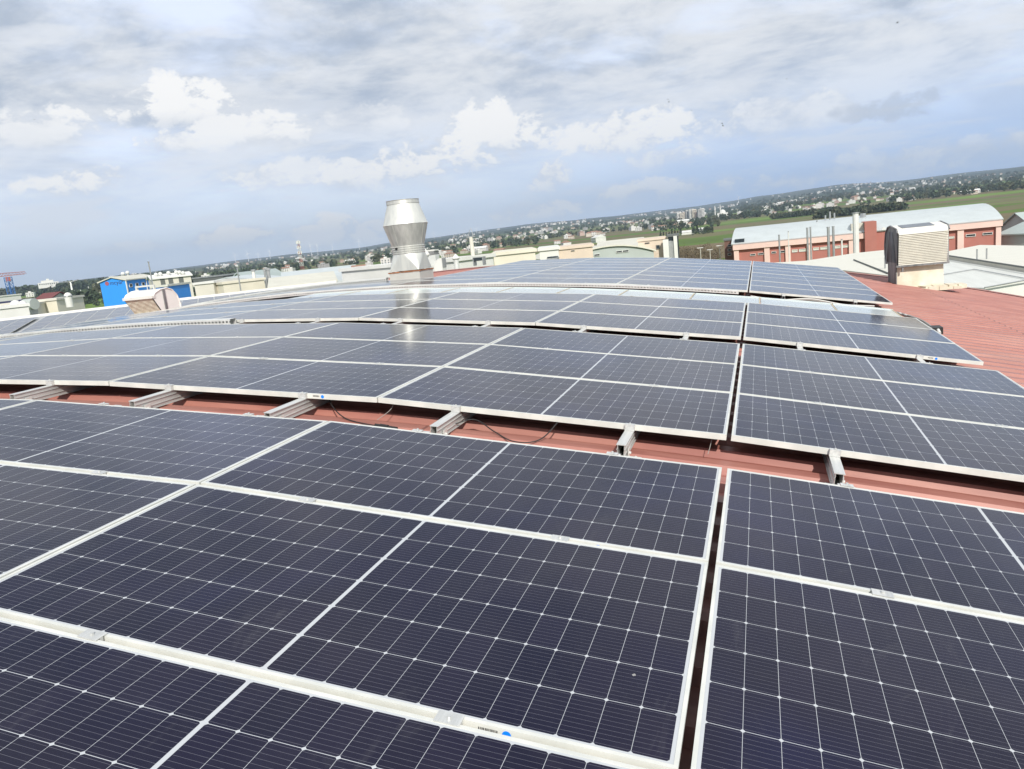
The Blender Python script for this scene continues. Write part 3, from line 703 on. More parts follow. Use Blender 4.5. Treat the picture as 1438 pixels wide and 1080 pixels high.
def building(name, label, pl, pr, dl, dr, depth, wall, roof='flat', roofm=None, rise=1.2, win=(), frame=None, cat='building', base=None, over=.0, boxes=()):
    A, B = at(pl[0], pl[1], dl), at(pr[0], pr[1], dr)
    zt = (A.z+B.z)/2; A.z = B.z = 0
    u = (B-A); Lg = u.length; u.normalize(); v = Vector((-u.y, u.x, 0))
    g = base if base is not None else min(ground(A.x, A.y), ground(B.x, B.y))-1.
    t = tag(thing(name, (A.x, A.y, g), math.atan2(u.y, u.x)), label, cat)
    H = zt-g
    def uz(px, py):
        d = ray(px, py); den_ = d.dot(v); s_ = (A-Vector((CAM.x, CAM.y, 0))).dot(v)/den_
        P = CAM+d*s_; return (Vector((P.x, P.y, 0))-A).dot(u), P.z-g
    m_ = MB()
    if roof == 'flat': m_.box(0, Lg, 0, depth, 0, H)
    elif roof == 'gable_x': m_.prism([(0, 0), (depth, 0), (depth, H), (depth/2, H+rise), (0, H)], 0, Lg, axis='x')
    elif roof == 'gable_y': m_.prism([(0, 0), (Lg, 0), (Lg, H), (Lg/2, H+rise), (0, H)], 0, depth)
    elif roof in ('barrel_x', 'barrel_y'):
        W_ = depth if roof == 'barrel_x' else Lg
        arc = [(W_*(.5+.5*math.cos(math.pi*i/16)), H+rise*math.sin(math.pi*i/16)**2) for i in range(17)]
        m_.prism([(0, 0), (W_, 0)]+arc, 0, Lg if roof == 'barrel_x' else depth, axis='x' if roof == 'barrel_x' else 'y')
    m_.build('wall', wall, t)
    r_ = MB(); th = .18; rm = roofm or wall
    if roof == 'flat':
        r_.box(-.15, Lg+.15, -.15, depth+.15, H+.003, H+.25)
    elif roof == 'gable_x': r_.prism([(-.3-over, H-.1), (depth/2, H+rise+.02), (depth+.3, H-.1), (depth+.3, H+th-.1), (depth/2, H+rise+th), (-.3-over, H+th-.1)], -.3, Lg+.3, axis='x')
    elif roof == 'gable_y': r_.prism([(-.3, H-.08), (Lg/2, H+rise+.02), (Lg+.3, H-.08), (Lg+.3, H+th-.08), (Lg/2, H+rise+th), (-.3, H+th-.08)], -.3-over, depth+.3)
    else:
        W_ = depth if roof == 'barrel_x' else Lg
        arc = [(W_*(.5+(.5+.2/W_)*math.cos(math.pi*i/20)), H+.01+(rise+.02)*math.sin(math.pi*i/20)**2) for i in range(21)]
        arc2 = [(W_*(.5+(.5+.3/W_)*math.cos(math.pi*i/20)), H+.16+(rise+.05)*math.sin(math.pi*i/20)**2) for i in range(21)]
        r_.prism(arc+arc2[::-1], -.3, (Lg if roof == 'barrel_x' else depth)+.3, axis='x' if roof == 'barrel_x' else 'y')
    r_.build('roof', rm, t)
    for k, q_ in enumerate(win):
        (x0, y0, x1, y1), mm = q_[:4], (q_[4] if len(q_) > 4 else C_glass)
        ua, zb_ = uz(x0, y1); ub, za_ = uz(x1, y0)
        lo, hi = min(zb_, za_), max(zb_, za_)
        f_ = MB(); e_ = min(.10, .16*(hi-lo))
        f_.box(ua, ub, -.12, -.003, lo, lo+e_); f_.box(ua, ub, -.12, -.003, hi-e_, hi); f_.box(ua, ua+e_, -.12, -.003, lo+e_, hi-e_); f_.box(ub-e_, ub, -.12, -.003, lo+e_, hi-e_)
        if ub-ua > 1.2: f_.box((ua+ub)/2-.05, (ua+ub)/2+.05, -.11, -.003, lo+e_, hi-e_)
        w_ = f_.build('window', frame or C_white, t)
        f_ = MB(); f_.box(ua+e_, ub-e_, -.05, -.004, lo+e_, hi-e_); f_.build('pane', mm, w_)
    for (x0, y0, x1, y1, y_a, y_b, nm, mm) in boxes:
        ua, zb_ = uz(x0, y1); ub, za_ = uz(x1, y0)
        f_ = MB(); f_.box(ua, ub, y_a, y_b, min(zb_, za_), max(zb_, za_)); f_.build(nm, mm, t)
    return t, uz, H, Lg
# red factory on the right
pil = [(1030.5, 1037.5), (1073, 1080.6), (1102.5, 1110), (1132.5, 1140), (1191.6, 1200), (1344, 1353), (1398, 1405.3)]
bx = []
for (xa, xb) in pil:
    yt = 349-(xa-1030)*.0975; bx.append((xa, yt, xb, yt+50, -.35, -.004, 'pilaster', C_pink))
bx.append((1030, 345.5, 1214, 332.5, -.5, .2, 'band', C_pink))
wn_ = [(1053.6, 356, 1061, 359.4), (1064.5, 354.6, 1072.4, 358.2), (1083.5, 352.6, 1090, 356), (1096, 351.4, 1102.3, 355), (1112, 350, 1120, 354.6, C_pane), (1122, 349, 1132, 353.7, C_pane),
       (1142, 347.2, 1150, 351.7, C_pane), (1152, 346.2, 1162, 350.8, C_pane), (1172.6, 344.6, 1180, 349, C_pane), (1182, 343.6, 1191.4, 348, C_pane),
       (1324.7, 331.6, 1340, 336, C_pane), (1356, 328, 1370, 333), (1379.7, 325.7, 1394, 330.4)]
red, uzr, Hr, Lr = building('red_factory', 'long red factory with pink pilasters and pale vaulted roof', (1030, 345), (1405, 308.5), 120, 122.5, 24, C_red, 'barrel_x', C_wroof, 2.1, wn_, C_white)
for (x0, y0, x1, y1, ya, yb, nm, mm) in bx:
    if nm == 'band': continue
    ua, zt_ = uzr(x0, y0); ub, _z = uzr(x1, y0); m_ = MB(); m_.box(ua, ub, ya, yb, 0, Hr-.75); m_.build(nm, mm, red)
for xa, xb in ((1030, 1213.4), (1319, 1405.5)):
    ua, _z = uzr(xa, 340); ub, _z = uzr(xb, 320); m_ = MB(); m_.box(ua-.1, ub+.1, -.55, -.003, Hr-.75, Hr-.02); m_.build('band', C_pink, red)
ua, _z = uzr(1213.6, 320); ub, zt_ = uzr(1230, 310.2); m_ = MB(); m_.box(ua, ub, -.9, 6, 0, zt_); m_.build('stair_block', C_red, red)
ua, z0_ = uzr(1196, 329.5); ub, z1_ = uzr(1213, 313); m_ = MB(); m_.box(ua, ub, .4, 3, Hr-.2, z1_); m_.build('roof_box', C_cream, red)
ua, z0_ = uzr(1032, 344); ub, z1_ = uzr(1045, 335); m_ = MB(); m_.box(ua, ub, .1, 2.2, Hr-.1, z1_); m_.build('glazed_dormer', C_glass, red)
ua, z0_ = uzr(1241, 322); m_ = MB(); m_.cyl((ua, -.02, z0_), (ua, -.12, z0_), .28, n=14); m_.build('wall_lamp', C_white, red)
for k, (xx, dd, zz) in enumerate(((1170, 9, 2.6), (1177, 9.5, 2.2), (1163, 9, 1.9), (1150, 8, 1.0), (1219, 8, 1.5))):
    ua, _z = uzr(xx, 320); m_ = MB(); m_.cyl((ua, dd, Hr+1.2), (ua, dd, Hr+1.6+zz*.7), .12 if k < 4 else .4, n=8); m_.build('roof_vent', C_steel, red)
# free standing flues in front of it
def atz(px, py, zz):
    d = ray(px, py); s_ = (zz-CAM.z)/d.z; return CAM+d*s_
for k, (x0, y0, x1, y1, dd, r_) in enumerate(((1094, 331, 1095.5, 366, 100, .10), (1107, 326, 1107.5, 370, 112, .07), (1133.5, 321, 1134.5, 368, 105, .12), (1138, 320, 1138.5, 368, 106, .10),
                                              (1163, 320, 1163.8, 366, 100, .16), (1170, 319, 1170.5, 366, 101, .14), (1182, 337, 1182, 366, 103, .10), (1201.4, 300, 1201.3, 366, 88, .30))):
    A = at(x0, y0, dd); m_ = MB(); m_.cyl((0, 0, -11-A.z-.5), (0, 0, 0), r_, n=10)
    t = tag(thing('flue_pipe', A), ['thin dark flue farthest left before the red factory', 'thin pale flue second from the left before the red factory', 'left one of a close pair of flues before the red factory',
         'right one of a close pair of flues before the red factory', 'thicker grey flue left of the short bent pipe', 'grey flue just left of the short pipe', 'short pale pipe left of the tall white pole',
         'tall thick white pole before the red stair block'][k], 'flue', 'flues before the red factory')
    m_.build('pipe', C_white if k in (1, 6, 7) else C_steel, t)
    m_ = MB(); m_.cyl((0, 0, .0), (0, 0, .12), r_*1.2, r_*1.2, n=10); m_.build('cap', C_steel, t)

# flat cream roofs between the vault and the red factory
def slab(name, label, pts, zz, roofm, wallm, lines=()):
    P = [atz(x, y, zz) for x, y in pts]; c = sum(P, Vector())/len(P)
    if sum(P[i].x*P[(i+1) % len(P)].y-P[(i+1) % len(P)].x*P[i].y for i in range(len(P))) < 0: P.reverse()
    t = tag(thing(name, (c.x, c.y, -12)), label, 'building'); n = len(P)
    m_ = MB(); m_.add(local(t, P), [tuple(range(n))]); m_.build('roof', roofm, t)
    lowp = [Vector((v.x, v.y, -12)) for v in P]; topp = [v-Vector((0, 0, .01)) for v in P]
    m_ = MB(); m_.add(local(t, topp+lowp), [(i, n+i, n+(i+1) % n, (i+1) % n) for i in range(n)]); m_.build('wall', wallm, t)
    for (xa, ya, xb, yb, r_, mm) in lines:
        p0, p1 = local(t, [atz(xa, ya, zz+.06), atz(xb, yb, zz+.06)]); m_ = MB(); m_.cyl(p0, p1, r_, n=6); m_.build('gutter', mm, t)
    return t
M_cr1 = mat('cream_ribbed_roof', (.68, .665, .575), .5, 0, .05, 1., stretch=(.2, 3, 1)); M_cr2 = mat('pale_grey_ribbed_roof', (.64, .65, .605), .5, 0, .06, 1., stretch=(3, .2, 1))
slab('cream_hall', 'flat cream hall roof on the right behind the red roof edge', [(1296, 359), (1320, 356), (1470, 380.5), (1470, 388), (1383, 404.5), (1300, 402)], -3.3, M_cr2, C_white,
     [(1322, 386, 1368, 378, .03, C_steel), (1368, 378, 1440, 391, .03, C_steel), (1383, 404, 1445, 392.6, .04, C_steel)])
slab('cream_hall', 'larger cream hall roof on the far right behind the grey ribbed one', [(1313, 356.5), (1376, 344), (1500, 346), (1500, 385)], -3.05, M_cr1, C_cream, [(1316, 356.6, 1465, 379.5, .06, C_dgrey)])
slab('cream_hall', 'cream roof between the red factory and the louvred ventilator', [(1050, 371), (1131, 366.2), (1200, 355.5), (1252, 350), (1256, 388), (1180, 379)], -3.1, M_cr1, C_cream,
     [(1199, 364.7, 1248, 384, .05, C_dgrey)])
for k, (xx, y0, y1) in enumerate(((1372, 361.5, 366), (1385.5, 358.5, 365), (1243, 371.5, 377))):
    A = atz(xx, y1, -3.1); o = MB().cyl((0, 0, 0), (0, 0, .75), .05, n=8).build('roof_stub_pipe', C_steel); o.location = A
    tag(o, ('short grey pipe on the far right cream roof, left one', 'taller grey stub pipe on the far right cream roof', 'grey stub pipe on the cream roof left of the ventilator')[k], 'pipe')
# middle
building('hall', 'grey green hall with shallow vaulted gable and dark windows', (793, 364.5), (918, 355.5), 95, 98, 26, C_ggrey, 'barrel_y', C_croof, 1.15,
         [(822, 357.5, 832.5, 361), (834, 356.2, 842, 360), (865, 350.6, 882.5, 355.4)], C_white)
building('office_block', 'beige office block with two small dark windows', (896, 340), (935, 335.2), 100, 100, 14, C_beige, 'flat', C_beige, 1, [(921.5, 343.8, 926.5, 350), (905.5, 340.4, 912, 342.4)], C_dgrey)
building('glass_tower', 'dark glazed stair tower between white pillars', (938, 333.5), (952.5, 331), 99, 99, 10, C_glass, 'flat', C_dgrey, 1, (), C_white,
         boxes=((933.5, 336, 938.5, 380, -.6, .5, 'pillar', C_white), (948.5, 331, 950.5, 380, -.6, -.004, 'pillar', C_white), (941.5, 338, 942.7, 380, -.3, -.004, 'mullion', C_steel), (945.5, 338, 946.3, 380, -.3, -.004, 'mullion', C_steel)))
building('warehouse', 'long pale yellow warehouse wall behind the far array', (693, 359), (751.5, 354), 62, 62, 16, C_yel, 'flat', C_yel)
building('warehouse', 'white warehouse wall right of the pale yellow one', (757.5, 353), (784, 350), 66, 66, 14, C_white, 'flat', C_white)
building('warehouse', 'low beige warehouse right of the white wall', (784.3, 352), (832, 345.5), 72, 72, 12, C_beige, 'flat', C_beige, win=((802, 351, 807, 352.6),))
building('warehouse', 'white parapet building left of the pale yellow warehouse', (640, 368), (692.5, 360), 52, 55, 12, C_white, 'flat', C_white)
building('white_hall', 'cream roofed hall rising behind the beige warehouse', (840, 352), (905, 344), 120, 120, 20, C_croof, 'gable_x', C_croof, 1.0)
building('apartment_house', 'brown and grey house with dark balconies left of the red factory', (1017, 339), (1030, 337), 138, 138, 10, C_brown, 'flat', C_dgrey, 1, [(1022, 343, 1027, 347), (1022, 349, 1027, 353), (1022, 355, 1027, 359)], C_steel)
building('low_house', 'dark long building behind the red factory roof', (1060, 325.5), (1120, 316), 260, 250, 14, C_dgrey, 'flat', C_dgrey, 1, [(1066, 326.4, 1072, 329), (1080, 324.8, 1086, 327.4), (1094, 322.6, 1100, 325.2), (1107, 320.2, 1114, 323)], C_white)
building('shed', 'pale steel shed at the right end of the red factory', (1405, 322), (1450, 318), 150, 145, 14, C_ggrey, 'gable_y', C_green, 2.2)
building('shed', 'long grey green shed under the steel shed at the right edge', (1402, 331), (1450, 327), 125, 122, 10, C_ggrey, 'gable_x', C_green, 1.2)
# left
blue, uzb, Hb, Lb = building('blue_hall', 'bright blue metal hall with white gabled roof', (140, 396.5), (176, 394), 146, 143.6, 9.3, C_blue, 'gable_y', C_croof, .6)
for k, yy in enumerate((.8, 2.7, 4.6, 7.2)):
    f_ = MB(); f_.box(Lb+.003, Lb+.08, yy, yy+.85, Hb-1.25, Hb-.65); w_ = f_.build('window', C_white, blue)
    f_ = MB(); f_.box(Lb+.08, Lb+.09, yy+.10, yy+.75, Hb-1.17, Hb-.73); f_.build('pane', C_glass, w_)
f_ = MB(); f_.box(Lb+.003, Lb+.14, -.1, .12, 0, Hb); f_.box(Lb+.003, Lb+.14, 6.0, 6.15, 0, Hb); f_.build('corner_trim', C_white, blue)
def text(body, size, parent, loc, rot, m, name='lettering', ext=.01):
    cu = bpy.data.curves.new(name, 'FONT'); cu.body = body; cu.size = size; cu.extrude = ext; cu.materials.append(m); cu.align_x = 'LEFT'
    tmp = bpy.data.objects.new('tmp_text', cu); link(tmp); bpy.context.view_layer.update()
    me_ = bpy.data.meshes.new_from_object(tmp.evaluated_get(bpy.context.evaluated_depsgraph_get())); bpy.data.objects.remove(tmp)
    o = bpy.data.objects.new(name, me_); link(o); o.parent = parent; o.location = loc; o.rotation_euler = rot; return o
ue, ze = uzb(150.3, 398.3)
f_ = MB(); n = 20; f_.cyl((ue, -.004, ze), (ue, -.05, ze), .34, n=20); f_.build('emblem', pal('dull_red_emblem', (.34, .10, .13)), blue)
text('mcyar', .95, blue, (ue+.5, -.01, ze-.30), (math.pi/2, 0, 0), C_navy)
for k, (xx, yy) in enumerate(((172.5, 384.5), (179, 383))):
    A = at(xx, yy, 158); t = tag(thing('turbine_vent', A), ('left', 'right')[k]+' white ball vent on the blue hall roof', 'roof vent')
    m_ = MB(); m_.lathe([(.0, .35), (.3, .22), (.38, 0), (.3, -.22), (.16, -.32)], 12); m_.build('ball', C_white, t); m_ = MB(); m_.cyl((0, 0, -1.4), (0, 0, -.3), .16, n=8); m_.build('stem', C_white, t)
cr, uzc, Hc, Lc = building('cream_hall', 'cream panelled hall right of the blue hall', (213, 392), (267.5, 386.6), 140, 141, 4, C_cream, 'gable_x', C_white, .5,
    boxes=((230, 391, 231, 420, -.05, -.004, 'panel_joint', C_dgrey), (241.3, 389, 242.1, 420, -.05, -.004, 'panel_joint', C_dgrey), (256, 388, 256.8, 420, -.05, -.004, 'panel_joint', C_dgrey)))
for k, (xx, yy) in enumerate(((219, 385.5), (225, 384.6), (236.5, 383.2), (247.5, 382.2), (252, 382.3), (257, 383.3))):
    A = at(xx, yy, 141); t = tag(thing('turbine_vent', A), 'white ball vent on the cream panelled hall, %s from the left' % ORD[k], 'roof vent', 'ball vents on the cream hall')
    m_ = MB(); m_.lathe([(.0, .32), (.26, .2), (.34, 0), (.26, -.2), (.15, -.3)], 12); m_.build('ball', C_white, t); m_ = MB(); m_.cyl((0, 0, -1.3), (0, 0, -.28), .15, n=8); m_.build('stem', C_white, t)
building('annex', 'low blue annex before the cream panelled hall', (213, 404.5), (235, 402.6), 110, 109, 6, C_blue, 'flat', C_pane)
building('block', 'dark grey green block right of the cream panelled hall', (271, 392), (313, 387.5), 165, 160, 12, C_dgrey, 'flat', C_steel)
building('block', 'low cream block before the dark grey green one', (273, 400.2), (299.5, 397.6), 92, 91, 6, C_cream, 'flat', C_white)
building('long_wall_building', 'long pale yellow building right of the low cream block', (313, 398.5), (371, 393.6), 90, 92, 8, C_yel, 'flat', C_yel)
building('barn', 'grey green gabled barn behind the pale yellow building', (322, 397), (349, 394), 150, 148, 14, C_green, 'gable_y', C_green, 1.5)
building('factory_block', 'pale green grey factory block with flat roof', (371, 394), (402, 389), 96, 98, 14, C_ggrey, 'gable_x', C_wroof, .6)
for (a_, b_, dl, dp, rs_, wm_, rr, nm) in (((398, 397), (448, 390), 125, 16, 1.3, C_ggrey, C_wroof, 'left pale gabled hall roof beside the lattice tower'), ((444, 391), (500, 383.5), 116, 14, 1.1, C_cream, C_wroof, 'second pale gabled hall roof before the trees'),
        ((380, 403.5), (470, 394.5), 84, 12, .75, C_white, C_croof, 'near cream hall roof left of the chimney'), ((466, 396), (548, 387.5), 88, 12, .55, C_ggrey, C_wroof, 'near pale hall roof just left of the chimney'),
        ((484, 386.5), (512, 383), 140, 14, .8, C_white, C_croof, 'third small pale hall roof before the trees')):
    building('pale_hall', nm, a_, b_, dl, dl, dp, wm_, 'gable_x', rr, rs_)
building('tank_house', 'ribbed cream box building left of the chimney', (513, 378.5), (541.5, 374), 80, 80, 6, C_croof, 'flat', C_white)
building('tile_roof_house', 'small house with terracotta roof left of the ribbed cream box', (498, 387), (512, 385), 95, 95, 6, C_white, 'gable_x', C_terra, 1.0)
building('shed', 'white flat shed at the far left edge', (-30, 419.5), (29, 414.5), 187, 192, 12, C_white, 'flat', C_white)
building('shed', 'navy walled shed before the white flat one on the left', (-30, 429), (60, 421), 150, 150, 12, C_navy, 'flat', C_navy)
building('shed', 'maroon roofed shed on the left', (48, 424), (68, 421), 148, 147, 8, C_cream, 'gable_x', C_maroon, 1.0)
building('block', 'small cream block beside the tanks on the left', (50, 428), (64, 426), 104, 107, 6, C_cream, 'flat', C_cream)
building('block', 'wide cream block at the left before the green field', (79, 421.5), (116.5, 417), 106, 111, 8, C_yel, 'flat', C_cream)
building('block', 'low white block at the far left below the tanks', (-20, 436), (40, 430.5), 90, 90, 8, C_white, 'flat', C_white)
for k, (xx, yy, rr, mm) in enumerate(((22, 428.5, .55, C_white), (32, 427.5, .42, C_white), (95.5, 416, .42, C_white))):
    A = at(xx, yy, 98); t = tag(thing('dome_tank', A), ('larger white dome tank at the far left', 'smaller white dome tank at the far left', 'white dome on the wide cream block')[k], 'tank')
    m_ = MB(); m_.lathe([(0, rr), (rr*.5, rr*.87), (rr*.87, rr*.5), (rr, 0), (rr*.9, -rr*.6), (rr*.9, -1.2)], 16); m_.build('shell', mm, t, True); m_ = MB(); m_.lathe([(rr*1.02, -.08), (rr*1.06, 0), (rr*1.02, .08)], 16); m_.build('band', C_steel, t)
A = at(42, 427.5, 100); t = tag(thing('storage_tank', A), 'grey lying storage tank between dome tank and cream block', 'tank')
m_ = MB(); m_.cyl((-.7, 0, 0), (.7, 0, 0), .62, n=18); m_.build('shell', C_ggrey, t, False); m_ = MB(); m_.box(-.5, -.3, -.4, .4, -3, -.4); m_.box(.3, .5, -.4, .4, -3, -.4); m_.build('saddle', C_steel, t)
# small roof equipment right of the chimney
zr = lambda x, y: 0
def capvent(px, pyb, pyt, dd, rr, label):
    A, B = at(px, pyb, dd), at(px, pyt, dd); h_ = B.z-A.z
    t = tag(thing('vent_pipe', (A.x, A.y, A.z)), label, 'vent pipe')
    m_ = MB(); m_.cyl((0, 0, -2.0), (0, 0, h_*.62), rr*.62, n=14); m_.build('pipe', M_galv, t)
    m_ = MB(); m_.lathe([(rr*.62, h_*.50), (rr, h_*.60), (rr, h_*.66), (.02, h_)], 16); m_.build('cap', C_white, t)
capvent(599.3, 375, 347.5, 30, .17, 'vent pipe with pointed white cap just right of the chimney')
capvent(641.3, 373, 356.5, 30, .16, 'short vent pipe with pointed cap standing alone right of the chimney')
A = at(608, 374, 31); t = tag(thing('air_handler', A), 'grey box unit with dark top behind the chimney', 'air handler')
m_ = MB(); m_.box(-.18, .24, -.2, .2, -2, .45); m_.build('case', M_galv, t); m_ = MB(); m_.box(-.15, .21, -.22, .22, .452, .60); m_.build('grille', M_weather, t); m_ = MB(); m_.box(-.18, .24, -.22, .22, .602, .66); m_.build('lid', C_white, t)
A = at(619, 374.6, 30); t = tag(thing('duct_cowl', A), 'white quarter round duct cowl right of the chimney', 'duct')
m_ = MB(); m_.prism([(-.15, -1.), (.15, -1.)]+[(.15-.34*math.cos(math.pi/2*i/8), .0+.34*math.sin(math.pi/2*i/8)) for i in range(8, -1, -1)], -.2, .2); m_.build('hood', C_white, t)
m_ = MB(); m_.box(.152, .17, -.18, .18, -.02, .32); m_.build('grille', C_steel, t)
A = at(673, 364.5, 40); t = tag(thing('skylight', A), 'small dark framed skylight box behind the far array', 'skylight')
m_ = MB(); m_.box(-.26, .26, -.2, .2, -.06, .10); m_.build('glass', C_glass, t); m_ = MB(); m_.box(-.28, .28, -.23, .23, .102, .14); m_.box(-.28, -.24, -.22, .22, -.3, .10); m_.box(.24, .28, -.22, .22, -.3, .10); m_.build('frame', C_steel, t)
A = at(776, 361.3, 45); t = tag(thing('skylight', A), 'flat dark skylight strip before the beige warehouse', 'skylight')
m_ = MB(); m_.box(-.28, .3, -.2, .2, -.03, .05); m_.build('glass', C_glass, t); m_ = MB(); m_.box(-.31, .33, -.24, .24, -.3, -.032); m_.build('frame', C_steel, t)
o = tag(thing('mast', at(664.5, 362, 55)), 'slim concrete mast with steel bracket right of the chimney', 'mast')
m_ = MB(); m_.cyl((0, 0, -3), (0, 0, 1.45), .17, .14, n=10); m_.build('pole', C_cream, o); m_ = MB(); m_.box(-.3, .3, -.1, .1, 1.45, 1.52); m_.cyl((-.18, 0, 1.5), (-.05, 0, 1.95), .02, n=5); m_.cyl((.18, 0, 1.5), (.06, 0, 2.1), .02, n=5); m_.build('bracket', C_steel, o)
# stacks and poles at left
for k, (xx, yt, yb, dd, rr, mm, lab) in enumerate(((355.5, 381, 396, 95, .18, C_white, 'white stack above the pale yellow building'), (371.5, 381, 395, 95, .12, C_steel, 'left steel duct of the pair by the pale green block'),
        (376, 379.5, 395, 95, .22, C_steel, 'right steel duct of the pair by the pale green block'), (333, 377, 397, 80, .06, C_steel, 'thin leaning pole above the pale yellow building'), (208.5, 368.5, 412, 90, .07, C_steel, 'thin steel mast between the blue and cream halls'),
        (541, 368, 378, 82, .05, C_steel, 'thin pipe on the ribbed cream box'))):
    A = at(xx, yt, dd); B = at(xx+(yb-yt)*.12, yb, dd); t = tag(thing('stack', (A.x, A.y, B.z)), lab, 'stack')
    m_ = MB(); m_.cyl((0, 0, -6), (0, 0, A.z-B.z), rr, n=10); m_.build('pipe', mm, t); m_ = MB(); m_.cyl((0, 0, A.z-B.z), (0, 0, A.z-B.z+rr*1.2), rr*1.5, n=10); m_.build('cap', C_steel, t)
t = tag(thing('steel_frame', at(205, 409, 40)), 'white steel frame with an air unit behind the left ventilator', 'frame', None)
m_ = MB(); m_.box(-.55, -.47, -.05, .05, -1.2, .2); m_.box(.47, .55, -.05, .05, -1.2, .2); m_.box(-.55, .55, -.05, .05, .202, .27); m_.build('frame', C_white, t)
m_ = MB(); m_.box(-.14, .40, -.2, .2, -.6, .05); m_.build('air_unit', C_pane, t)

# ------------------------------------------------------------------ far landmarks
def lattice(t, h, w0, w1, mats, nseg=9, r_=.25):
    for part in range(len(mats)):
        m_ = MB()
        for k in range(nseg):
            if k % len(mats) != part: continue
            za, zb_ = h*k/nseg, h*(k+1)/nseg; wa, wb = w0+(w1-w0)*k/nseg, w0+(w1-w0)*(k+1)/nseg
            ca = [(-wa, -wa), (wa, -wa), (wa, wa), (-wa, wa)]; cb = [(-wb, -wb), (wb, -wb), (wb, wb), (-wb, wb)]
            for i in range(4):
                j = (i+1) % 4
                m_.cyl((*ca[i], za), (*cb[i], zb_), r_, n=5); m_.cyl((*ca[i], za), (*cb[j], zb_), r_*.6, n=4); m_.cyl((*cb[i], zb_), (*cb[j], zb_), r_*.6, n=4)
        m_.build('mast_section', mats[part], t)
C_rw = pal('signal_red', (.33, .11, .10)); C_crane = pal('crane_blue', (.05, .16, .42))
A = at(425.5, 384, 640); zt = hz(423.5, 337, 640); g_ = A.z-3
t = tag(thing('lattice_tower', (A.x, A.y, g_)), 'red and white lattice telecom tower left of the chimney', 'tower'); lattice(t, zt-g_, 1.3, .5, [C_rw, C_white], 10, .11)
m_ = MB(); 
for zz in (.98, .85, .7): 
    for i in range(5): m_.box(-.35+1.4*math.cos(i*1.26), .35+1.4*math.cos(i*1.26), -.2+1.4*math.sin(i*1.26), .2+1.4*math.sin(i*1.26), (zt-g_)*zz-2.2, (zt-g_)*zz)
m_.build('antenna', C_white, t)
A = at(17, 417, 420); zt = hz(14.5, 389, 420)
t = tag(thing('tower_crane', (A.x, A.y, A.z-4)), 'tower crane with blue mast and red jib at the far left', 'crane'); lattice(t, zt-A.z+4, 1.1, 1.1, [C_crane], 9, .15)
m_ = MB(); H_ = zt-A.z+4; ja = YAW-.5; T = Matrix.Rotation(-(azel(17, 400)[0]), 4, 'Z')
def TT(p): return T @ Vector(p)
for s_ in (-.6, .6):
    m_.cyl(TT((-4.5, s_, H_+.6)), TT((7, s_, H_+.8)), .13, n=5)
m_.cyl(TT((-4.5, 0, H_+2.0)), TT((7, 0, H_+1.8)), .13, n=5)
for i in range(10):
    x = -4.5+i*1.2; m_.cyl(TT((x, -.6, H_+.6)), TT((x+.6, 0, H_+1.9)), .08, n=4); m_.cyl(TT((x+.6, 0, H_+1.9)), TT((x+1.2, .6, H_+.7)), .08, n=4)
m_.build('jib', C_rw, t)
m_ = MB(); m_.box(-5.0, -3.2, -.9, .9, H_-1.2, H_+.55, T=T); m_.build('counterweight', C_dgrey, t); m_ = MB(); m_.box(-.9, .9, -1.6, -.2, H_-1.8, H_+.1, T=T); m_.build('cab', C_rw, t)
# wind turbines
C_turb = pal('turbine_white', (.85, .85, .85))
m_t = MB(); m_t.cyl((0, 0, -30), (0, 0, 80), 2.3, 1.5, n=10); me_tower = m_t.mesh('tower', C_turb)
m_n = MB(); m_n.box(-1.8, 1.8, -3, 5, 80, 84); me_nac = m_n.mesh('nacelle', C_turb)
me_bl = []
m_b = MB(); m_b.add([(-.8, 0, 0), (.8, 0, 0), (1.4, 0, 8), (.2, 0, 44), (-.1, 0, 44), (-1.3, 0, 8), (0, .8, 5)], [(0, 1, 2, 3, 4, 5), (0, 5, 6), (1, 6, 2), (5, 4, 6), (2, 6, 3), (0, 6, 1), (3, 6, 4)]); me_blade = m_b.mesh('blade', C_turb)
TB = [(329.5, 367, 358, 4200), (347.5, 366, 356, 5200), (362, 364.5, 356.5, 5200), (378, 362, 353, 5000), (435.5, 354, 344, 5400), (444.5, 353, 343.5, 5300), (466, 351, 343, 4800), (503.5, 350, 339, 4400), (609, 335, 327, 5200), (639.5, 333, 329, 6500), (668.5, 331, 322, 5200), (1037, 286, 277, 5600)]
for k, (xx, yb, yt, dd) in enumerate(TB):
    A = at(xx, yt, dd); sc = (yb-yt)*dd/F/80*1.05
    t = tag(thing('wind_turbine', (A.x, A.y, A.z-80*sc), -(azel(xx, yt)[0])+rnd.uniform(-.4, .4)), 'tiny white wind turbine on the horizon, %s from the left' % ORD[k], 'wind turbine', 'wind turbines on the horizon'); t.scale = (sc,)*3
    o = bpy.data.objects.new('tower', me_tower); link(o); o.parent = t
    o = bpy.data.objects.new('nacelle', me_nac); link(o); o.parent = t
    a_ = rnd.uniform(0, 2)
    for i in range(3):
        o = bpy.data.objects.new('blade', me_blade); link(o); o.parent = t; o.location = (0, -4, 82); o.rotation_euler = (0, a_+i*2*math.pi/3, 0)
A = at(100.5, 404, 520); t = tag(thing('wind_turbine', (A.x, A.y, A.z), .5), 'small white windmill before the dark trees on the left', 'wind turbine')
o = bpy.data.objects.new('tower', me_tower); link(o); o.parent = t; o = bpy.data.objects.new('nacelle', me_nac); link(o); o.parent = t
for i in range(3):
    o = bpy.data.objects.new('blade', me_blade); link(o); o.parent = t; o.location = (0, -4, 82); o.rotation_euler = (0, .95+i*2*math.pi/3, 0)
t.scale = (.22, .22, .042); 
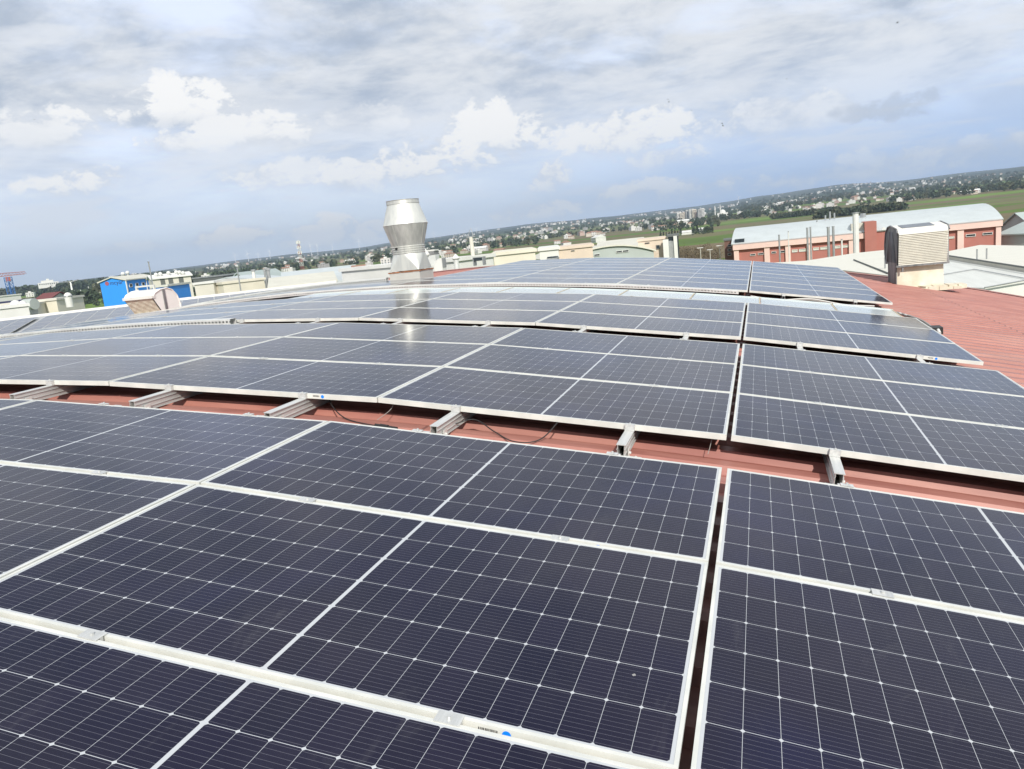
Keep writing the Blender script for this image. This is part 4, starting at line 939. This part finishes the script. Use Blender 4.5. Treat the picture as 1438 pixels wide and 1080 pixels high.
# mosque
A = at(1010, 303, 1900); t = tag(thing('mosque', A), 'distant white mosque with dome and two thin minarets', 'mosque')
m_ = MB(); m_.box(-4, 20, -8, 10, -4, 6); m_.build('hall', C_white, t); m_ = MB(); m_.lathe([(7, 6), (6.6, 9), (5, 11.6), (2.5, 13.2), (0, 13.8)], 18, (8, 0, 0)); m_.build('dome', C_white, t, True)
for xx in (-8.5, 3.5):
    m_ = MB(); m_.cyl((xx, -9, -4), (xx, -9, 20), 1.3, 1.1, n=10); m_.cyl((xx, -9, 14), (xx, -9, 15), 1.9, n=10); m_.cyl((xx, -9, 20), (xx, -9, 25), 1.2, .05, n=10); m_.build('minaret', C_white, t)
A = at(68, 399, 1500); t = tag(thing('hilltop_house', A, -azel(68, 399)[0]), 'white terraced house on the wooded ridge at the far left', 'house')
m_ = MB(); m_.box(-15, 15, 0, 10, -6, 3.2); m_.box(-10, 8, 1, 9, 3.2, 6.5); m_.box(-2, 2, 2, 6, 6.5, 9); m_.build('wall', C_white, t)
m_ = MB()
for i in range(9): m_.box(-13+i*3, -11.5+i*3, -.1, -.01, -.5, 1.6)
m_.build('window', C_glass, t)
# birds
C_bird = pal('dark_plumage', (.05, .05, .055))
for k, (xx, yy, dd, rr) in enumerate(((938, 140, 150, .3), (939, 143.5, 152, -.2), (1014, 174, 140, .5), (1015, 177, 141, -.4), (971, 155, 150, .1), (1105, 111, 170, .2), (1260, 32, 150, -.3), (48, 168, 130, .2), (702, 286, 160, .1))):
    A = at(xx, yy, dd); m_ = MB()
    m_.add([(-.5, 0, .16), (-.24, -.09, .12), (0, -.12, 0), (.24, -.09, .12), (.5, 0, .16), (.24, .08, .1), (0, .16, .02), (-.24, .08, .1), (0, -.24, .01), (.06, .30, 0), (-.06, .30, 0), (0, 0, -.05)],
           [(0, 1, 7), (1, 2, 6, 7), (2, 3, 5, 6), (3, 4, 5), (2, 8, 3), (2, 1, 8), (6, 9, 10), (2, 11, 8), (11, 6, 10), (11, 9, 6)])
    o = m_.build('bird', C_bird); o.location = A; o.rotation_euler = (rr, rr*.6, rr*3); o.scale = (.6,)*3
    tag(o, ['upper one of the middle bird pair in the clouds', 'lower one of the middle bird pair in the clouds', 'upper one of the bird pair above the mosque', 'lower one of the bird pair above the mosque', 'single dark bird between the two bird pairs',
            'dark bird high in the grey cloud right of the middle', 'dark bird near the top right corner', 'dark bird beside the white cloud at far left', 'dark bird in the sky right of the chimney'][k], 'bird', 'birds in the sky')

# ------------------------------------------------------------------ town houses
hm = [pal('house_white', (.62, .61, .58)), pal('house_cream', (.52, .47, .39)), pal('house_pink', (.46, .35, .30)), pal('house_grey', (.40, .40, .39))]
hr = [C_terra, pal('roof_brown', (.24, .14, .10)), C_white, pal('roof_grey', (.30, .30, .30))]
def house_mesh(w_, d_, h_, kind, wm, rm):
    m_ = MB(); m_.box(-w_/2, w_/2, -d_/2, d_/2, -6, h_)
    if kind == 'gable': m_.prism([(-d_/2-.4, h_), (d_/2+.4, h_), (0, h_+d_*.24)], -w_/2-.4, w_/2+.4, 1, 'x')
    elif kind == 'hip': m_.add([(-w_/2-.4, -d_/2-.4, h_), (w_/2+.4, -d_/2-.4, h_), (w_/2+.4, d_/2+.4, h_), (-w_/2-.4, d_/2+.4, h_), (-w_/4, 0, h_+d_*.24), (w_/4, 0, h_+d_*.24)], [(0, 1, 5, 4), (1, 2, 5), (2, 3, 4, 5), (3, 0, 4), (3, 2, 1, 0)], 1)
    else: m_.box(-w_/2-.2, w_/2+.2, -d_/2-.2, d_/2+.2, h_+.003, h_+.5, 1); m_.box(-w_*.2, w_*.1, -d_*.2, d_*.2, h_+.5, h_+2.4, 0)
    k = max(2, int(w_/3.2))
    for fl in range(int(h_//3)):
        for i in range(k):
            x = -w_/2+w_*(i+.3)/k
            for s_ in (-1, 1):
                y_ = s_*(d_/2+.03); m_.add([(x, y_, 1+3*fl), (x+w_*.35/k, y_, 1+3*fl), (x+w_*.35/k, y_, 2.4+3*fl), (x, y_, 2.4+3*fl)], [(0, 1, 2, 3)], 2)
    return m_.mesh('house', [wm, rm, C_glass])
KINDS = []
for (wi, ri, kd, w_, d_, h_, desc) in ((0, 0, 'gable', 13, 9, 6, 'white house with terracotta gabled roof'), (0, 2, 'flat', 12, 10, 7, 'white flat roofed house'), (1, 0, 'hip', 12, 10, 6, 'cream house with terracotta hipped roof'),
                                       (1, 1, 'gable', 14, 9, 5, 'cream house with brown gabled roof'), (2, 0, 'hip', 12, 10, 7, 'pinkish house with terracotta roof'), (0, 3, 'flat', 20, 11, 10, 'larger white block of flats'),
                                       (3, 3, 'flat', 15, 12, 9, 'grey flat roofed block'), (0, 2, 'gable', 28, 13, 6, 'long white shed with pale roof')):
    KINDS.append((house_mesh(w_, d_, h_, kd, hm[wi], hr[ri]), desc))
def zone(px):
    for a_, b_ in ((160, 'far left'), (420, 'left of the lattice tower'), (560, 'left of the chimney'), (760, 'right of the chimney'), (940, 'above the pale yellow warehouse'), (1060, 'around the mosque'), (1250, 'above the red factory'), (9999, 'at the far right')):
        if px < a_: return b_
BANDS = [(-40, 170, 900, 2200, 9), (170, 420, 800, 2600, 34), (400, 560, 900, 2600, 52), (560, 700, 900, 3000, 46), (690, 860, 750, 2600, 74), (860, 1010, 1200, 3200, 50), (1040, 1200, 1400, 3000, 60), (1180, 1460, 1450, 3600, 78)]
def frnd(n, a, b): return a+(b-a)*rnd.random()**n
spots = []
def put_houses(mult, stuff=None):
    cnt = 0
    for (xa, xb, ra, rb, n_) in BANDS:
        cl = [(rnd.uniform(xa, xb), frnd(1.6, ra, rb)) for _ in range(7)]
        for _ in range(int(n_*mult)):
            if rnd.random() < .65:
                c_ = rnd.choice(cl); xx = c_[0]+rnd.gauss(0, 16); rr = c_[1]*math.exp(rnd.gauss(0, .07))
            else: xx, rr = rnd.uniform(xa, xb), frnd(1.5, ra, rb)
            a_ = YAW+math.atan((xx-719)/F); x, y = CAM.x+rr*math.sin(a_), CAM.y+rr*math.cos(a_)
            if any((x-u)**2+(y-v)**2 < 17**2 for u, v in spots[-400:]): continue
            spots.append((x, y)); k = rnd.choices(range(8), (14, 26, 10, 10, 7, 4, 9, 5))[0]; sc = rnd.uniform(.55, .95)
            loc = Vector((x, y, ground(x, y))); rz = rnd.choice((.25, 1.8))+rnd.gauss(0, .35)
            if stuff is None:
                o = bpy.data.objects.new('house', KINDS[k][0]); link(o); o.location = loc; o.rotation_euler = (0, 0, rz); o.scale = (sc,)*3
                tag(o, 'distant '+KINDS[k][1]+' in the plain, '+zone(xx), 'house', KINDS[k][1]+'s '+zone(xx)); cnt += 1
                if cnt >= 295: return
            else:
                T = Matrix.Translation(loc) @ Matrix.Rotation(rz, 4, 'Z') @ Matrix.Scale(sc, 4); me_ = KINDS[k][0]; off = {0: 0, 1: 0, 2: 0}
                mp_ = [stuff_m.index(q_) for q_ in me_.materials]
                stuff.add([T @ v.co for v in me_.vertices], [tuple(p_.vertices) for p_ in me_.polygons]); stuff.mi[-len(me_.polygons):] = [mp_[p_.material_index] for p_ in me_.polygons]
put_houses(.72)
stuff_m = hm+hr+[C_glass]
BANDS = [(-40, 170, 2000, 3500, 20), (170, 560, 2200, 5200, 130), (560, 860, 2200, 6000, 170), (860, 1040, 2500, 6500, 120), (1040, 1480, 2500, 7000, 260)]
sm = MB(); put_houses(1., sm); tag(sm.build('far_town', stuff_m), 'scattered pale houses of the far town on the hillside', 'town', None, 'stuff')
for k, xx in enumerate((954, 958, 962, 966, 971, 975, 979, 983, 986)):
    h_ = rnd.uniform(16, 26); A = at(xx, 309-(xx-955)*.1, 1950+rnd.uniform(-60, 60)); gz = ground(A.x, A.y)
    t = tag(thing('apartment_tower', (A.x, A.y, gz), .3), 'distant pale apartment tower left of the mosque, %s from the left' % ORD[k], 'apartment tower', 'apartment towers left of the mosque')
    m_ = MB(); m_.box(-5, 5, -6, 6, -5, h_); m_.build('wall', hm[k % 4], t)
    m_ = MB()
    for fl in range(int(h_/3.2)): m_.box(-4, 4, -6.15, -6.01, 1+fl*3.2, 2.2+fl*3.2)
    m_.build('window', C_glass, t)

# ------------------------------------------------------------------ trees
def leaf_mat(n, a_, b_): return mat(n, a_, .9, 0, 0, .35, .2, col2=b_)
L_dark = leaf_mat('dark_foliage', (.03, .046, .03), (.065, .088, .05)); L_olive = leaf_mat('olive_foliage', (.05, .06, .03), (.095, .10, .055)); L_bare = leaf_mat('bare_twigs', (.10, .08, .055), (.17, .14, .09))
C_bark = pal('bark', (.12, .09, .07))
def crown(m_, c, rx, rz_, n, leaf, mi=0):
    for _ in range(n):
        while True:
            p_ = Vector((rnd.uniform(-1, 1), rnd.uniform(-1, 1), rnd.uniform(-1, 1)))
            if .25 < p_.length < 1: break
        p_ = Vector((p_.x*rx, p_.y*rx, p_.z*rz_))+Vector(c); a_ = Vector((rnd.uniform(-1, 1), rnd.uniform(-1, 1), rnd.uniform(-.6, 1))).normalized(); b_ = a_.orthogonal().normalized(); d_ = a_.cross(b_); s_ = leaf*rnd.uniform(.6, 1.3)
        m_.add([p_+b_*s_, p_+d_*s_*.8, p_-b_*s_, p_-d_*s_*.8+a_*s_*.3], [(0, 1, 2), (0, 2, 3)], mi)
def wood(name, label, xa, xb, ra, rb, n, hh, mats, kind='stuff', pw=1.4):
    m_ = MB()
    for _ in range(n):
        xx, rr = rnd.uniform(xa, xb), frnd(pw, ra, rb)
        a_ = YAW+math.atan((xx-719)/F); x, y = CAM.x+rr*math.sin(a_), CAM.y+rr*math.cos(a_)
        if nz2(x/180+9, y/180) < -.05: continue
        g_ = ground(x, y); h_ = hh*rnd.uniform(.6, 1.3); r_ = h_*rnd.uniform(.38, .6); mi = 0 if rnd.random() < .7 else 1
        crown(m_, (x, y, g_+h_*.55), r_, h_*.5, 26, h_*.22, mi)
    tag(m_.build(name, mats), label, 'wood', None, kind)
wood('far_wood', 'dark trees among the houses of the plain left of the chimney', -60, 600, 900, 3200, 1500, 8, [L_dark, L_olive])
wood('far_wood', 'dark trees among the houses right of the chimney', 600, 1030, 1000, 3600, 1500, 8, [L_dark, L_olive])
wood('far_wood', 'dark trees among the houses on the right', 1030, 1500, 1350, 4200, 2200, 9, [L_dark, L_olive])
wood('far_wood', 'dense wooded ridge at the far left', -60, 270, 1300, 1900, 900, 13, [L_dark, L_olive])
wood('far_wood', 'dark scrubby trees behind the crane and halls on the left', -60, 420, 560, 900, 420, 5, [L_dark, L_olive])
def belt(label, p0, p1, d0, d1, n, hh):
    m_ = MB()
    for i in range(n):
        f_ = i/(n-1); A = at(p0[0]+(p1[0]-p0[0])*f_, p0[1]+(p1[1]-p0[1])*f_, d0+(d1-d0)*f_); h_ = hh*rnd.uniform(.7, 1.2)
        g_ = ground(A.x, A.y); crown(m_, (A.x+rnd.gauss(0, 3), A.y+rnd.gauss(0, 3), g_+h_*.45), h_*.55, h_*.5, 26, h_*.2, 0 if rnd.random() < .75 else 1)
    tag(m_.build('tree_belt', [L_dark, L_olive]), label, 'tree belt', None, 'stuff')
belt('dark orchard belt above the left half of the red factory', (1088, 299), (1180, 290), 1150, 1150, 120, 8)
belt('dark orchard belt above the right half of the red factory', (1150, 306), (1268, 297), 900, 920, 150, 8)
belt('dark tree belt below the wooded ridge at the left', (75, 412), (122, 404), 640, 640, 60, 9)
for k in range(22):                                                   # cypresses and shrubs by the white farm sheds
    xx = 990+k*2.1 if k < 14 else 945+(k-14)*4; rr = 760+rnd.uniform(-30, 30); a_ = YAW+math.atan((xx-719)/F); x, y = CAM.x+rr*math.sin(a_), CAM.y+rr*math.cos(a_); g_ = ground(x, y); h_ = rnd.uniform(5, 9)
    t = tag(thing('cypress_tree', (x, y, g_)), 'dark cypress in the field row left of the red factory, %s from the %s' % (ORD[k if k < 14 else k-14], 'mosque side' if k < 14 else 'chimney side'), 'tree', 'cypresses in the field')
    m_ = MB(); 
    for s_ in (.25, .5, .75): crown(m_, (0, 0, h_*s_), h_*.2*(1.15-s_), h_*.24, 22, h_*.09)
    m_.build('crown', L_dark, t); m_ = MB(); m_.cyl((0, 0, -.5), (0, 0, h_*.4), .22, .1, n=6); m_.build('trunk', C_bark, t)
for k in range(16):                                                   # bare winter trees between glass tower and brown house
    xx = 956+k*4.1+rnd.uniform(-1, 1); rr = 175+rnd.uniform(-15, 25); a_ = YAW+math.atan((xx-719)/F); x, y = CAM.x+rr*math.sin(a_), CAM.y+rr*math.cos(a_); g_ = ground(x, y); h_ = rnd.uniform(8.2, 10.)
    t = tag(thing('bare_tree', (x, y, g_)), 'bare brown tree between glass tower and brown house, %s from the left' % ORD[k], 'tree', 'bare trees left of the red factory')
    m_ = MB(); m_.cyl((0, 0, -.5), (0, 0, h_*.4), .14, .09, n=6)
    tips = []
    for i in range(9):
        a2_ = i*2.4; p0 = Vector((0, 0, h_*(.22+.02*i))); p1 = p0+Vector((math.cos(a2_)*h_*.16, math.sin(a2_)*h_*.16, h_*.32)); m_.cyl(p0, p1, .06, .03, n=5)
        for j in range(4): p2 = p1+Vector((rnd.gauss(0, .5), rnd.gauss(0, .5), rnd.uniform(.4, 1.3))); m_.cyl(p1, p2, .025, .012, n=4); tips.append(p2)
    m_.build('trunk', C_bark, t); m_ = MB()
    for p_ in tips: crown(m_, p_, .55, .5, 7, .12)
    m_.build('crown', L_bare, t)
for k, (xx, yt, dd) in enumerate(((983.5, 348.5, 150), (1010.5, 345.5, 150), (997, 351, 160))):
    A = at(xx, yt, dd); g_ = ground(A.x, A.y); t = tag(thing('street_lamp', (A.x, A.y, g_)), ('left', 'right', 'middle')[k]+' street lamp among the bare trees', 'street lamp')
    m_ = MB(); m_.cyl((0, 0, 0), (0, 0, A.z-g_), .10, .06, n=8); m_.build('pole', C_pane, t); m_ = MB(); m_.box(-.6, .5, -.12, .12, A.z-g_, A.z-g_+.12); m_.build('lamp_head', C_white, t)
building('farm_shed', 'long white farm shed in the green field left of the red factory', (956, 327), (975, 325), 790, 790, 12, C_white, 'gable_x', C_white, 1.5)
building('farm_shed', 'small white farm shed right of the long one in the field', (981, 322.5), (988, 321.8), 800, 800, 10, C_white, 'gable_x', C_white, 1.5)

# ------------------------------------------------------------------ air
HZ = MB(); HZ.box(-9900, 9900, -9900, 9900, -40, 420)
hm_ = bpy.data.materials.new('haze_air'); hm_.use_nodes = True; t = NT(hm_.node_tree); t.n.clear()
ho = t.new('ShaderNodeOutputMaterial'); pv_ = t.new('ShaderNodeVolumePrincipled'); pv_.inputs['Color'].default_value = (.64, .79, 1, 1); pv_.inputs['Density'].default_value = 1.2e-4; pv_.inputs['Anisotropy'].default_value = .2
t.l.new(pv_.outputs[0], ho.inputs['Volume'])
hzo = HZ.build('haze', hm_); tag(hzo, kind='stuff')
S.cycles.volume_bounces = 0
